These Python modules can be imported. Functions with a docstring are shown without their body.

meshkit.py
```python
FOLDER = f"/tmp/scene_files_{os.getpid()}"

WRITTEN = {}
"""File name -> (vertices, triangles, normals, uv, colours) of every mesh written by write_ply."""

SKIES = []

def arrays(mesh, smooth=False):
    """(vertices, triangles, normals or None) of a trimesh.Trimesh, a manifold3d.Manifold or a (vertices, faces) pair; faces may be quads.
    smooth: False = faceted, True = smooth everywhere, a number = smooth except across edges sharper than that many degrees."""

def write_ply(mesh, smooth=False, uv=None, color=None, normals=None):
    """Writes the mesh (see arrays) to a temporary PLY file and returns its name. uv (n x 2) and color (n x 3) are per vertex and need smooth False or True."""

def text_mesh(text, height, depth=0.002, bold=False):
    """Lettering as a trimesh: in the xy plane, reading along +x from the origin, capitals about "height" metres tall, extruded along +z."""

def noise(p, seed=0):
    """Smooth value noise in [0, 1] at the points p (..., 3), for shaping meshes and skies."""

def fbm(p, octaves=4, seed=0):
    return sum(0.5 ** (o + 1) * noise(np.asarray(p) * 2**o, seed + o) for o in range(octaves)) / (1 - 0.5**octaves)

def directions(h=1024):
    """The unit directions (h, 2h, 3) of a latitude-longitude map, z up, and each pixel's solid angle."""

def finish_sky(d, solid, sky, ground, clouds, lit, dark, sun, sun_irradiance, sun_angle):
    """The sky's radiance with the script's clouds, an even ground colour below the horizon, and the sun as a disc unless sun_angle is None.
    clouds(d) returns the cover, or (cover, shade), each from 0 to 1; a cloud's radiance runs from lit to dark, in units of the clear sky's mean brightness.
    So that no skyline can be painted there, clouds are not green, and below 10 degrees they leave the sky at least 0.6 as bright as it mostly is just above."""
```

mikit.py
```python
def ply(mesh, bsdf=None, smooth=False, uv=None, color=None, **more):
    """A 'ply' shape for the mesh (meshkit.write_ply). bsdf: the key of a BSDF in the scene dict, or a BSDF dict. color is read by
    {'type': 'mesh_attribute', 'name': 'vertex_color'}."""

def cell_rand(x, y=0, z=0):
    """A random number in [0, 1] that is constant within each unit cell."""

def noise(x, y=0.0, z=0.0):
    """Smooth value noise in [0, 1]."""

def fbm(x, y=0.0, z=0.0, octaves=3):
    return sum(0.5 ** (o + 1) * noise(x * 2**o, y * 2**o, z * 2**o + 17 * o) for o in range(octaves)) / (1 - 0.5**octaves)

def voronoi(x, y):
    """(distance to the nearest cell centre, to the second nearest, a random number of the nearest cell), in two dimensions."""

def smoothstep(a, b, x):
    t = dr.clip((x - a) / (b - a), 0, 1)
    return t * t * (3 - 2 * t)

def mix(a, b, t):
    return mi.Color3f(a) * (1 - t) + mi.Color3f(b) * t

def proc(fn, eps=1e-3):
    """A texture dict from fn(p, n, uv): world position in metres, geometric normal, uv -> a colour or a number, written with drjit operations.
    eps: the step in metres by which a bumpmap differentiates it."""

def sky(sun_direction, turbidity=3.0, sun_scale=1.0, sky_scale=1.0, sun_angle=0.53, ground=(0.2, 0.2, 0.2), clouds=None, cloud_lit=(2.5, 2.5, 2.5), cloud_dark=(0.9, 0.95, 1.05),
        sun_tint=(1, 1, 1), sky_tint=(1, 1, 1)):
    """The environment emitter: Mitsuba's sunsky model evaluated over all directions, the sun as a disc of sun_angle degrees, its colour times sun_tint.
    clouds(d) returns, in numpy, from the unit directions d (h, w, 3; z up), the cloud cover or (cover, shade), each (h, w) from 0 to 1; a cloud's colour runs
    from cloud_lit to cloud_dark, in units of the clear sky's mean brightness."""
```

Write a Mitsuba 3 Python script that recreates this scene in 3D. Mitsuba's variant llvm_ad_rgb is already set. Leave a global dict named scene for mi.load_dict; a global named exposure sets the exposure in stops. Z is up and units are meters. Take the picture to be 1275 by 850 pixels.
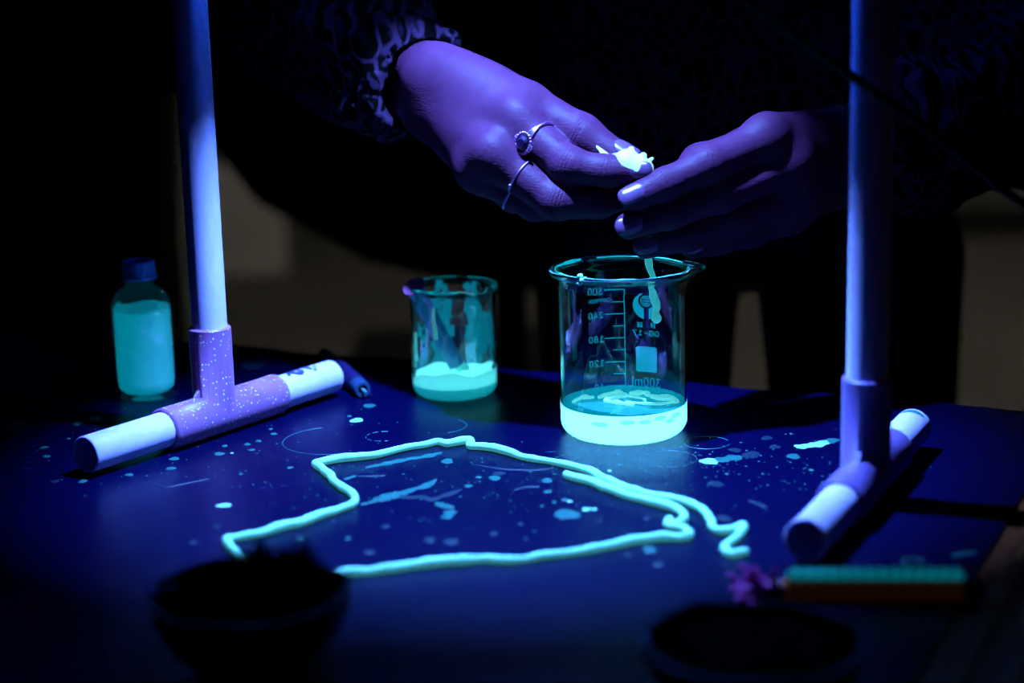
import math, random
import numpy as np, trimesh, manifold3d as m3, drjit as dr, mitsuba as mi, mikit, meshkit
from mikit import ply, proc, noise, fbm, voronoi, cell_rand, smoothstep, mix
from shapely import affinity
from shapely.geometry import Polygon, Point, LineString, box as sbox
from shapely.ops import unary_union

T = mi.ScalarTransform4f
PI = math.pi
rng = np.random.default_rng(7)
scene, labels = {}, {}

# ------------------------------------------------------------------ camera
exposure = 0.0
CAM = np.array([0.0, 0.0, 0.303])              # 30 cm above the table sheet (z = 0)
PITCH, ROLL = math.radians(12.7), math.radians(1.5)
fw = np.array([0, math.cos(PITCH), -math.sin(PITCH)])
up = math.cos(ROLL) * np.array([0, math.sin(PITCH), math.cos(PITCH)]) + math.sin(ROLL) * np.array([1.0, 0, 0])
scene['camera'] = {'type': 'thinlens', 'fov': math.degrees(2 * math.atan(637.5 / 2316)), 'fov_axis': 'x', 'aperture_radius': 0.0088,
                   'focus_distance': 1.112, 'near_clip': 0.05, 'far_clip': 40.0,
                   'to_world': T().look_at(origin=CAM.tolist(), target=(CAM + fw).tolist(), up=up.tolist())}

# ------------------------------------------------------------------ light
UV = np.array([0.48, 1.35, 4.0]) * 6600        # the torch beam
SPILL = np.array([0.01, 0.14, 1.0]) * 1700      # blue light of the two added spill lamps
WARM = np.array([1.0, 0.93, 0.82]) * 4.6      # dim room lamp at the back
GOO_GLOW = [0.03, 0.22, 0.24]                  # fluorescent goo gives off a little light of its own


def rgb(*c): return {'type': 'rgb', 'value': [float(x) for x in c]}
def area(c, w=1.0): return {'type': 'area', 'radiance': rgb(*c), 'sampling_weight': float(w)}


# ------------------------------------------------------------------ materials
def mat(name, base, rough=0.5, spec=0.5, bump=None, scale=1.0, two=True, **kw):
    b = {'type': 'principled', 'base_color': base if isinstance(base, dict) else rgb(*base), 'roughness': rough, 'specular': spec, **kw}
    if bump: b = {'type': 'bumpmap', 'arbitrary': bump, 'scale': scale, 'bsdf': b}
    scene[name] = {'type': 'twosided', 'bsdf': b} if two else b
    return name


def f_sheet(p, n, uv):
    a = fbm(p.x * 9, p.y * 9, 3.0, 4)
    s = noise(p.x * 900, p.y * 900)
    dust = smoothstep(.955, .99, noise(p.x * 330 + 5, p.y * 330)) * smoothstep(.45, .65, noise(p.x * 30, p.y * 30 + 4))
    return mix(mi.Color3f(.0003, .0003, .014), mi.Color3f(.0006, .0005, .024), a) * (0.85 + 0.3 * s) + mi.Color3f(.01, .05, .08) * dust
def b_sheet(p, n, uv): return noise(p.x * 700, p.y * 700) * .00004 + fbm(p.x * 25, p.y * 25, 1.0, 3) * .0009
def f_wood(p, n, uv):
    t = p.x * .91 - p.y * .415
    l = p.x * .415 + p.y * .91
    g = fbm(t * 160 + 2 * noise(l * 4), l * 7, 0.0, 3)
    return mix(mi.Color3f(.20, .04, .012), mi.Color3f(.62, .17, .05), smoothstep(.3, .75, g))
def f_skin(p, n, uv):
    m = fbm(p.x * 55, p.y * 55, p.z * 55, 3)
    f = noise(p.x * 1300, p.y * 1300, p.z * 1300)
    return mi.Color3f(.064, .0125, .043) * (0.82 + 0.3 * m) * (0.93 + .14 * f)
CREASES = []                                         # finger joints: centre on the skin, direction along the finger, width
def b_skin(p, n, uv):
    s = mi.Float(0)
    for c, ax, w in CREASES:
        qx, qy, qz = p.x - c[0], p.y - c[1], p.z - c[2]
        t = qx * ax[0] + qy * ax[1] + qz * ax[2] + .0009 * (noise(p.x * 500, p.y * 500, p.z * 500) - .5)
        d = dr.sqrt(qx * qx + qy * qy + qz * qz) / w
        r = sum(a * dr.exp(-dr.square((t - o) / .00042)) for o, a in ((-.0034, .5), (-.0014, .9), (.0008, 1.0), (.0029, .6)))
        s += r * dr.exp(-dr.square(dr.square(d)))
    return -.00034 * s + (noise(p.x * 900, p.y * 900, p.z * 900) * .00010 + noise(p.x * 420 + 30 * p.z, p.y * 420, p.z * 1500) * .00014)
def f_speckle(p, n, uv):
    q = 520.0
    x, y, z = p.x * q, p.y * q, p.z * q
    d = mi.Float(9)
    ix, iy, iz = dr.floor(x), dr.floor(y), dr.floor(z)
    r = cell_rand(ix, iy, iz)
    cx, cy, cz = ix + .3 + .4 * cell_rand(ix, iy, iz + 91), iy + .3 + .4 * cell_rand(ix + 33, iy, iz), iz + .3 + .4 * cell_rand(ix, iy + 57, iz)
    d = dr.sqrt(dr.square(x - cx) + dr.square(y - cy) + dr.square(z - cz))
    dot = smoothstep(.42, .22, d) * dr.select(r > .72, 1.0, 0.0)
    return mix(mi.Color3f(.36, .12, .34) * (.9 + .2 * noise(p.x * 90, p.y * 90, p.z * 90)), mi.Color3f(.8, .75, .6), dot * (.35 + .65 * cell_rand(ix + 7, iy + 3, iz)))
def f_pvc(p, n, uv):
    d = fbm(p.x * 60, p.y * 60, p.z * 25, 3)
    return mi.Color3f(.72, .55, .98) * (0.88 + .2 * d)
def f_blouse(p, n, uv):
    u = p.x * 92 + 1.4 * noise(p.x * 40, p.y * 40, p.z * 40)
    v = (p.z * .8 - p.y * .55) * 92 + 1.4 * noise(p.x * 40 + 9, p.y * 40, p.z * 40)
    a, b, r = voronoi(u, v)
    edge = smoothstep(.10, .30, b - a)
    hole = smoothstep(.30, .18, a) * dr.select(r > .55, 1.0, 0.0)
    return mix(mi.Color3f(.036, .014, .042), mi.Color3f(.001, .0006, .001), edge * (1 - .5 * hole))
def b_blouse(p, n, uv): return fbm(p.x * 60, p.y * 60, p.z * 60, 3) * .004
def f_liquid(p, n, uv):
    return mix(mi.Color3f(.15, .50, .40), mi.Color3f(.22, .62, .5), fbm(p.x * 120, p.y * 120, p.z * 120, 3))
def f_wall(p, n, uv): return mi.Color3f(.16, .155, .138) * (0.85 + .3 * fbm(p.x * 2, p.y * 2, p.z * 2, 3))
def f_floor(p, n, uv): return mi.Color3f(.105, .098, .085) * (0.85 + .3 * fbm(p.x * 3, p.y * 3, 0.0, 3))
def f_door(p, n, uv): return mix(mi.Color3f(.055, .030, .014), mi.Color3f(.10, .055, .025), fbm(p.x * 20, p.y * 20, p.z * 1.5, 3))
def f_moss(p, n, uv): return mix(mi.Color3f(.004, .012, .004), mi.Color3f(.02, .04, .012), noise(p.x * 300, p.y * 300, p.z * 300))

mat('m_sheet', proc(f_sheet), .36, .12, proc(b_sheet), 1.0)
mat('m_wood', proc(f_wood), .6, .2)
mat('m_skin', proc(f_skin), .55, .12, proc(b_skin, 2e-4), 1.0)
mat('m_nail', (.10, .034, .10), .22, .6, clearcoat=.6, clearcoat_gloss=.9)
mat('m_pvc', proc(f_pvc), .38, .5)
mat('m_tee', (.18, .09, .32), .42, .5)
mat('m_tee_speckled', proc(f_speckle), .42, .5)
mat('m_blouse', proc(f_blouse), .9, .03, proc(b_blouse, 1e-3), 1.0)
mat('m_black', (.006, .005, .006), .85, .2)
mat('m_hair', (.02, .012, .01), .6, .3)
mat('m_dark_plastic', (.01, .008, .007), .6, .12)
mat('m_goo', (.28, .70, .50), .5, .35)
mat('m_splash_bright', (.25, .6, .42), .5, .35)
mat('m_splash', (.008, .10, .085), .5, .4)
mat('m_splash_dim', (.003, .016, .034), .5, .4)
mat('m_dark_dry', (.004, .008, .012), .7, .3)
mat('m_liquid', proc(f_liquid), .35, .5)
mat('m_foam', (.25, .7, .5), .8, .2)
mat('m_print', (.08, .50, .50), .5, .3)
mat('m_cap', (.10, .42, 1.0), .4, .5)
mat('m_violet', (.40, .10, .26), .45, .5)
mat('m_blue_plastic', (.03, .16, .26), .35, .5)
mat('m_marker', (.012, .006, .06), .45, .5)
mat('m_marker_ring', (.02, .05, .12), .4, .5)
mat('m_mark', (.04, .045, .14), .7, .2)
mat('m_stamp', (.06, .22, .22), .6, .3)
mat('m_silver', (.90, .45, .92), .32, .5, metallic=1.0)
mat('m_stone', (.015, .003, .03), .08, .8, clearcoat=1.0)
mat('m_amber', (.55, .10, .012), .35, .4)
mat('m_teal_cord', (.1, .9, .75), .55, .4)
mat('m_pink', (.65, .07, .45), .6, .3)
mat('m_collar', (.30, .12, .16), .3, .5)
mat('m_bowl', (.010, .010, .014), .5, .35)
mat('m_moss', proc(f_moss), .9, .1)
mat('m_shell', (.03, .07, .10), .5, .4)
mat('m_wall', proc(f_wall), .8, .2)
mat('m_floor', proc(f_floor), .6, .3)
mat('m_door', proc(f_door), .5, .3)
mat('m_white_board', (.80, .78, .72), .6, .3)
mat('m_board', (.88, .86, .80), .6, .3)
mat('m_base', (.02, .018, .016), .6, .3)
mat('m_frame', (.22, .245, .21), .6, .3)
scene['m_glass'] = {'type': 'dielectric', 'int_ior': 1.48, 'ext_ior': 1.0}
scene['m_pane'] = {'type': 'thindielectric', 'int_ior': 1.5}
mat('m_lamp', (.02, .02, .02), .6, .3)
mat('m_emit', (.02, .02, .02), .6, .3, two=False)


# ------------------------------------------------------------------ helpers: names and labels
def numbered(name):
    if not any(k == name or k.startswith(name + '__') for k in list(scene) + list(labels)): return name
    i = 1
    while any(k == f'{name}_{i:03d}' or k.startswith(f'{name}_{i:03d}__') for k in list(scene) + list(labels)): i += 1
    return f'{name}_{i:03d}'
def thing(name, label, cat, group=None):
    k = numbered(name); labels[k] = {'label': label, 'category': cat}
    if group: labels[k]['group'] = group
    return k
def outward(mesh):
    if isinstance(mesh, trimesh.Trimesh) and mesh.is_watertight and mesh.volume < 0: mesh = mesh.copy(); mesh.invert()
    return mesh
def part(parent, name, mesh, m, smooth=30, label=None, **more):
    mesh = outward(mesh)
    k = numbered(f'{parent}__{name}')
    scene[k] = ply(mesh, m, smooth, **more)
    if label: labels[k] = {'label': label}
    return k
def one(name, mesh, m, label, cat, smooth=30, group=None, **more):
    k = thing(name, label, cat, group); scene[k] = ply(outward(mesh), m, smooth, **more); return k
def struct(name, mesh, m, label=None, smooth=False):
    scene[name] = ply(mesh, m, smooth); labels[name] = {'kind': 'structure'}
    if label: labels[name]['label'] = label
    return name


# ------------------------------------------------------------------ helpers: meshes
V3 = lambda *a: np.array(a, float)
def unit(v): v = np.asarray(v, float); return v / (np.linalg.norm(v) + 1e-12)
def tm(v, f): return trimesh.Trimesh(np.asarray(v, float), np.asarray(f, int), process=False)
def cat(ms): return trimesh.util.concatenate(ms)
def bx(x0, x1, y0, y1, z0, z1):
    m = trimesh.creation.box((x1 - x0, y1 - y0, z1 - z0)); m.apply_translation(((x0 + x1) / 2, (y0 + y1) / 2, (z0 + z1) / 2)); return m
def frame(z):
    z = unit(z); x = unit(np.cross(z, (0, 0, 1) if abs(z[2]) < .9 else (0, 1, 0))); return x, np.cross(z, x), z
def lathe(prof, n=64, closed=False, deform=None):
    """Revolves (r, z) points around z; closed joins the last to the first."""
    prof = np.asarray(prof, float); k = len(prof); a = np.arange(n) * 2 * PI / n
    v = np.stack([prof[:, None, 0] * np.cos(a), prof[:, None, 0] * np.sin(a), np.repeat(prof[:, None, 1], n, 1)], -1)
    if deform is not None: v = deform(v, np.repeat(a[None], k, 0))
    i, j = np.meshgrid(np.arange(k if closed else k - 1), np.arange(n), indexing='ij'); i2, j2 = (i + 1) % k, (j + 1) % n
    q = np.stack([i * n + j, i * n + j2, i2 * n + j2, i2 * n + j], -1).reshape(-1, 4)
    m = tm(v.reshape(-1, 3), np.vstack([q[:, [0, 1, 2]], q[:, [0, 2, 3]]]))
    m.merge_vertices(digits_vertex=7); m.update_faces(m.nondegenerate_faces()); m.remove_unreferenced_vertices()
    return m
def place(m, origin, z=(0, 0, 1), x=None):
    m = m.copy(); Z = unit(z)
    if x is None: X, Y, Z = frame(Z)
    else: X = unit(np.asarray(x) - Z * np.dot(x, Z)); Y = np.cross(Z, X)
    M = np.eye(4); M[:3, 0], M[:3, 1], M[:3, 2], M[:3, 3] = X, Y, Z, origin
    m.apply_transform(M); return m
def spline(pts, step):
    """Catmull-Rom through the points, resampled evenly."""
    p = np.asarray(pts, float); P = np.vstack([2 * p[0] - p[1], p, 2 * p[-1] - p[-2]]); out = []
    for i in range(1, len(P) - 2):
        a, b, c, d = P[i - 1:i + 3]; n = max(2, int(np.linalg.norm(c - b) / step) + 1); t = (np.arange(n) / n)[:, None]
        out.append(.5 * (2 * b + (c - a) * t + (2 * a - 5 * b + 4 * c - d) * t ** 2 + (3 * b - a - 3 * c + d) * t ** 3))
    return np.vstack(out + [p[-1:]])
def tube(pts, rad, sides=12, caps=True, squash=None):
    """A tube along a polyline with parallel-transported rings and rounded ends."""
    p = np.asarray(pts, float); r = np.broadcast_to(np.asarray(rad, float), (len(p),)).copy()
    t = np.gradient(p, axis=0); t /= np.linalg.norm(t, axis=1, keepdims=True) + 1e-12
    if caps:
        h = [(-.95, .3), (-.7, .71), (-.35, .94)]
        p = np.vstack([[p[0] + t[0] * r[0] * a for a, _ in h], p, [p[-1] - t[-1] * r[-1] * a for a, _ in h[::-1]]])
        r = np.concatenate([[r[0] * b for _, b in h], r, [r[-1] * b for _, b in h[::-1]]])
        t = np.vstack([np.repeat(t[:1], 3, 0), t, np.repeat(t[-1:], 3, 0)])
    x = frame(t[0])[0]; X = []
    for k in range(len(p)):
        x = unit(x - t[k] * np.dot(x, t[k])); X.append(x)
    X = np.array(X); Y = np.cross(t, X); a = np.arange(sides) * 2 * PI / sides
    v = p[:, None] + r[:, None, None] * (np.cos(a)[None, :, None] * X[:, None] + np.sin(a)[None, :, None] * Y[:, None])
    if squash: v = squash(v)
    k, n = len(p), sides
    i, j = np.meshgrid(np.arange(k - 1), np.arange(n), indexing='ij'); j2 = (j + 1) % n
    q = np.stack([i * n + j, i * n + j2, (i + 1) * n + j2, (i + 1) * n + j], -1).reshape(-1, 4)
    V = np.vstack([v.reshape(-1, 3), p[:1], p[-1:]]); e0, e1 = k * n, k * n + 1; J = np.arange(n); J2 = (J + 1) % n
    F = np.vstack([q[:, [0, 1, 2]], q[:, [0, 2, 3]], np.stack([J2, J, J * 0 + e0], 1), np.stack([(k - 1) * n + J, (k - 1) * n + J2, J * 0 + e1], 1)])
    return tm(V, F)
def man(m): return m3.Manifold(m3.Mesh(np.asarray(m.vertices, np.float32), np.asarray(m.faces, np.uint32)))
def unman(M): q = M.to_mesh(); return tm(q.vert_properties[:, :3], q.tri_verts)
def cyl(p0, p1, r, n=48):
    p0, p1 = V3(*p0), V3(*p1); L = np.linalg.norm(p1 - p0)
    return place(lathe([(0, 0), (r, 0), (r, L), (0, L)], n), p0, p1 - p0)
def pipe(p0, p1, ro, ri, n=56, c=.0005):
    p0, p1 = V3(*p0), V3(*p1); L = np.linalg.norm(p1 - p0)
    return place(lathe([(ri, 0), (ro - c, 0), (ro, c), (ro, L - c), (ro - c, L), (ri, L)], n, True), p0, p1 - p0)


# signed distance fields and surface nets, for skin and clothing
def rcone(p, a, b, ra, rb):
    a, b = np.asarray(a, np.float32), np.asarray(b, np.float32); ba = b - a; l2 = float(ba @ ba)
    rr = ra - rb; a2 = l2 - rr * rr; il2 = 1 / l2
    pa = p - a; y = pa @ ba; z = y - l2
    w = pa * l2 - y[:, None] * ba; x2 = np.einsum('ij,ij->i', w, w); y2 = y * y * l2; z2 = z * z * l2
    k = np.sign(rr) * rr * rr * x2
    return np.where(np.sign(z) * a2 * z2 > k, np.sqrt(x2 + z2) * il2 - rb,
                    np.where(np.sign(y) * a2 * y2 < k, np.sqrt(x2 + y2) * il2 - ra, (np.sqrt(np.maximum(x2 * a2 * il2, 0)) + y * rr) * il2 - ra))
def ell(p, c, r, R=None):
    q = p - np.asarray(c, np.float32)
    if R is not None: q = q @ np.asarray(R, np.float32).T
    k0 = np.linalg.norm(q / np.asarray(r, np.float32), axis=1); k1 = np.linalg.norm(q / np.square(np.asarray(r, np.float32)), axis=1)
    return k0 * (k0 - 1) / np.maximum(k1, 1e-9)
def smin(a, b, k):
    h = np.maximum(k - np.abs(a - b), 0) / k; return np.minimum(a, b) - h * h * k * .25
def smax(a, b, k): return -smin(-a, -b, k)
def nets(fn, lo, hi, h, B=12):
    """Surface nets of fn(points) < 0, evaluated only in blocks near the surface."""
    lo = np.asarray(lo, float); n = np.ceil((np.asarray(hi) - lo) / h / B).astype(int) * B; g = np.ones(n + 1, np.float32)
    bi = np.stack(np.meshgrid(*[np.arange(k // B) for k in n], indexing='ij'), -1).reshape(-1, 3)
    d = fn((lo + (bi * B + B / 2) * h).astype(np.float32)); half = B * h * .87 * 1.25 + .006
    for b in bi[d < -half]: g[b[0] * B:b[0] * B + B + 1, b[1] * B:b[1] * B + B + 1, b[2] * B:b[2] * B + B + 1] = -1
    o = np.stack(np.meshgrid(*[np.arange(B + 1)] * 3, indexing='ij'), -1).reshape(-1, 3)
    near = bi[np.abs(d) <= half]
    for s in range(0, len(near), 150):
        idx = (near[s:s + 150, None] * B + o).reshape(-1, 3)
        g[idx[:, 0], idx[:, 1], idx[:, 2]] = fn((lo + idx * h).astype(np.float32))
    c = np.stack([g[i:n[0] + i, j:n[1] + j, k:n[2] + k] for i in (0, 1) for j in (0, 1) for k in (0, 1)], -1)
    s = c < 0; cells = np.argwhere(s.any(-1) & ~s.all(-1)); vals = c[tuple(cells.T)]
    off = np.array([(i, j, k) for i in (0, 1) for j in (0, 1) for k in (0, 1)], float)
    acc, cnt = np.zeros((len(cells), 3)), np.zeros(len(cells))
    for a in range(8):
        for b in range(a + 1, 8):
            if np.abs(off[a] - off[b]).sum() == 1:
                x = (vals[:, a] < 0) != (vals[:, b] < 0); t = vals[x, a] / (vals[x, a] - vals[x, b])
                acc[x] += off[a] + t[:, None] * (off[b] - off[a]); cnt[x] += 1
    v = lo + (cells + acc / cnt[:, None]) * h
    ids = -np.ones(n, np.int64); ids[tuple(cells.T)] = np.arange(len(cells)); F = []
    for ax in range(3):
        u, w = (ax + 1) % 3, (ax + 2) % 3
        s0 = [slice(0, n[q] + 1) for q in range(3)]; s0[ax] = slice(0, n[ax]); s1 = list(s0); s1[ax] = slice(1, n[ax] + 1)
        A, Bq = g[tuple(s0)] < 0, g[tuple(s1)] < 0; e = np.argwhere(A != Bq)
        e = e[(e[:, u] > 0) & (e[:, w] > 0) & (e[:, u] < n[u]) & (e[:, w] < n[w])]
        def cell(du, dw):
            q = e.copy(); q[:, u] -= du; q[:, w] -= dw; return ids[tuple(q.T)]
        quad = np.stack([cell(1, 1), cell(0, 1), cell(0, 0), cell(1, 0)], 1)
        inside = A[tuple(e.T)]; quad[~inside] = quad[~inside][:, ::-1]; F.append(quad)
    F = np.vstack(F); m = tm(v, np.vstack([F[:, [0, 1, 2]], F[:, [0, 2, 3]]]))
    return m


def relax(m, n=4):
    e = m.edges_unique; N = len(m.vertices); c = np.bincount(e.ravel(), minlength=N)[:, None].astype(float); v = np.array(m.vertices)
    for k in range(2 * n):
        s = np.stack([np.bincount(e[:, 0], v[e[:, 1], d], N) + np.bincount(e[:, 1], v[e[:, 0], d], N) for d in range(3)], 1)
        v = v + (.5, -.52)[k % 2] * (s / c - v)
    return tm(v, m.faces)


# ------------------------------------------------------------------ the setting
E1, E2 = V3(.910, -.415, 0), V3(.415, .910, 0)     # along the table's back edge, and across the table
CORNER = V3(.340, 1.100, 0)                         # the sheet's back right corner
def on_table(a, b, z=0): return CORNER + a * E1 + b * E2 + V3(0, 0, z)
floor_y = 7.2
struct('floor', bx(-5, 6, -1.5, floor_y, -.80, -.75), 'm_floor', 'dim grey floor far below the table edge')
WALL_Y = 6.1
struct('wall_back', bx(-5, 6, WALL_Y, WALL_Y + .1, -.75, 2.0), 'm_wall', 'grey back wall out of focus')
struct('baseboard_back', bx(.9, 6, WALL_Y - .03, WALL_Y, -.75, -.655), 'm_base', 'dark baseboard at the foot of the back wall')
struct('door_1', cat([bx(-2.6, -.635, 3.4, 3.46, -.75, 1.9), bx(-.635, -.33, 3.4, 3.46, .012, 1.9)]), 'm_door', 'very dark brown wooden door at the far left')
struct('trim_1', bx(-.635, -.598, 3.36, 3.48, -.75, .012), 'm_frame', 'pale upright door trim beside the dark door')

# room lamp at the back, out of frame
k = thing('ceiling_lamp', 'dim warm ceiling lamp at the back of the room', 'lamp')
part(k, 'housing', bx(.55, 1.45, 4.05, 4.65, 1.905, 1.96), 'm_white_board', False)
lampm = tm([(.6, 4.1, 1.9), (1.4, 4.1, 1.9), (1.4, 4.6, 1.9), (.6, 4.6, 1.9)], [(0, 2, 1), (0, 3, 2)])
part(k, 'diffuser', lampm, 'm_emit', False, emitter=area(WARM * 2.2, 1.0))

# a white board case on the floor in front of the back wall
k = thing('white_board_box', 'pale upright board standing far behind the left pipe', 'board')
part(k, 'panel', bx(-.985, -.706, 5.72, 5.80, -.75, -.418), 'm_board', False)
# thin pale cord hanging over the dark door
cord = spline([(-1.25, 3.33, .30), (-1.02, 3.33, -.02), (-.90, 3.33, -.19), (-.82, 3.33, -.36), (-.74, 3.33, -.60), (-.70, 3.33, -.743)], .02)
one('thin_cord', tube(cord, .006, 8), 'm_frame', 'thin pale cord hanging in front of the dark door at far left', 'cord')

# office chair behind the person
k = thing('office_chair', 'black office chair with a wide rounded back behind the person on the left', 'chair')
prof = Polygon([(-.30, .60), (-.345, .30), (-.335, .12), (-.27, .03), (-.16, -.035), (-.03, -.07), (.10, -.07), (.20, -.03), (.26, .06), (.28, .30), (.22, .60), (0, .66)]).buffer(.03).buffer(-.01)
bk = trimesh.creation.extrude_polygon(prof, .07, engine='earcut'); bk.apply_transform(trimesh.transformations.rotation_matrix(PI / 2, (1, 0, 0)))
bk.apply_scale((1.12, 1, 1.12)); bk.apply_translation((.015, 2.30, -.036)); part(k, 'backrest', bk, 'm_black')
part(k, 'stem', tube(spline([(0, 2.33, .2), (0, 2.36, -.05), (0, 2.44, -.28), (0, 2.62, -.38)], .02), .022, 10), 'm_dark_plastic')
seat = trimesh.creation.extrude_polygon(sbox(-.21, 2.42, .21, 2.84).buffer(.04), .06, engine='earcut'); seat.apply_translation((0, .10, -.40)); part(k, 'seat', seat, 'm_black')
part(k, 'post', cyl((0, 2.62, -.66), (0, 2.62, -.40), .03), 'm_dark_plastic')
for i in range(5):
    a = i * 2 * PI / 5; c, s = math.cos(a), math.sin(a)
    leg = part(k, 'leg', tube([(0, 2.62, -.66), (.14 * c, 2.62 + .14 * s, -.67), (.28 * c, 2.62 + .28 * s, -.69)], [.03, .025, .02], 10), 'm_dark_plastic')
    part(leg, 'caster', cyl((.28 * c - .02 * s, 2.62 + .28 * s + .02 * c, -.722), (.28 * c + .02 * s, 2.62 + .28 * s - .02 * c, -.722), .028, 20), 'm_dark_plastic')

# ------------------------------------------------------------------ table and sheet
k = thing('wooden_table', 'grooved wooden table showing beyond the right edge of the dark sheet', 'table')
pl = []
for i in range(14):                                 # boards across the table, running away from the camera
    a1 = .42 - i * .11
    v = [on_table(a, b, z) for z in (-.026, -.0016 - .0004 * (i % 2)) for a, b in ((a1 - .1085, -.98), (a1, -.98), (a1, -.008), (a1 - .1085, -.008))]
    m = trimesh.convex.convex_hull(np.array(v)); part(k, 'plank', m, 'm_wood', False)
    if i < 4:                                       # fine grooves cut along the boards in view
        for j in range(5):
            a = a1 - .012 - j * .021
            part(k, 'groove_ridge', trimesh.convex.convex_hull(np.array([on_table(a + d, b, z) for b in (-.98, -.010) for d, z in ((-.006, -.0018), (.006, -.0018), (-.003, .0002), (.003, .0002))])) , 'm_wood', False) if a > .012 else None
for a, b in ((.36, -.06), (-1.0, -.06), (.36, -.92), (-1.0, -.92)):
    c = on_table(a, b); part(k, 'leg', bx(c[0] - .025, c[0] + .025, c[1] - .025, c[1] + .025, -.75, -.026), 'm_wood', False)

# the sheet: a thin board with a slightly lifted, wavy back edge
NU, NV = 150, 110
uu, vv = np.meshgrid(np.linspace(-1.05, 0, NU), np.linspace(-.97, 0, NV), indexing='ij')
edge = meshkit.fbm(np.stack([uu * 60, vv * 60, uu * 0], -1), 3, 4) - .5
lift = .0022 * np.exp(-((vv + 0) / .03) ** 2) * (np.sin(uu * 19 + .6) ** 2) + .0000 * edge
P = on_table(0, 0)[None, None] + uu[..., None] * E1 + (vv + np.where(vv == 0, edge * .004, 0))[..., None] * E2
top = P + lift[..., None] * V3(0, 0, 1); bot = top - V3(0, 0, .0012)
vs = np.vstack([top.reshape(-1, 3), bot.reshape(-1, 3)]); i, j = np.meshgrid(np.arange(NU - 1), np.arange(NV - 1), indexing='ij')
q = np.stack([i * NV + j, (i + 1) * NV + j, (i + 1) * NV + j + 1, i * NV + j + 1], -1).reshape(-1, 4); o = NU * NV
ring = np.concatenate([np.arange(NU) * NV, (NU - 1) * NV + np.arange(1, NV), np.arange(NU - 2, -1, -1) * NV + NV - 1, np.arange(NV - 2, 0, -1)])
r2 = np.roll(ring, -1); side = np.stack([ring, ring + o, r2 + o, r2], 1); q = np.vstack([q, q[:, ::-1] + o, side])
sheet = thing('dark_sheet', 'dark blue paint-spattered sheet covering the table top', 'sheet')
scene[sheet] = ply((vs, q), 'm_sheet', 40)


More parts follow.
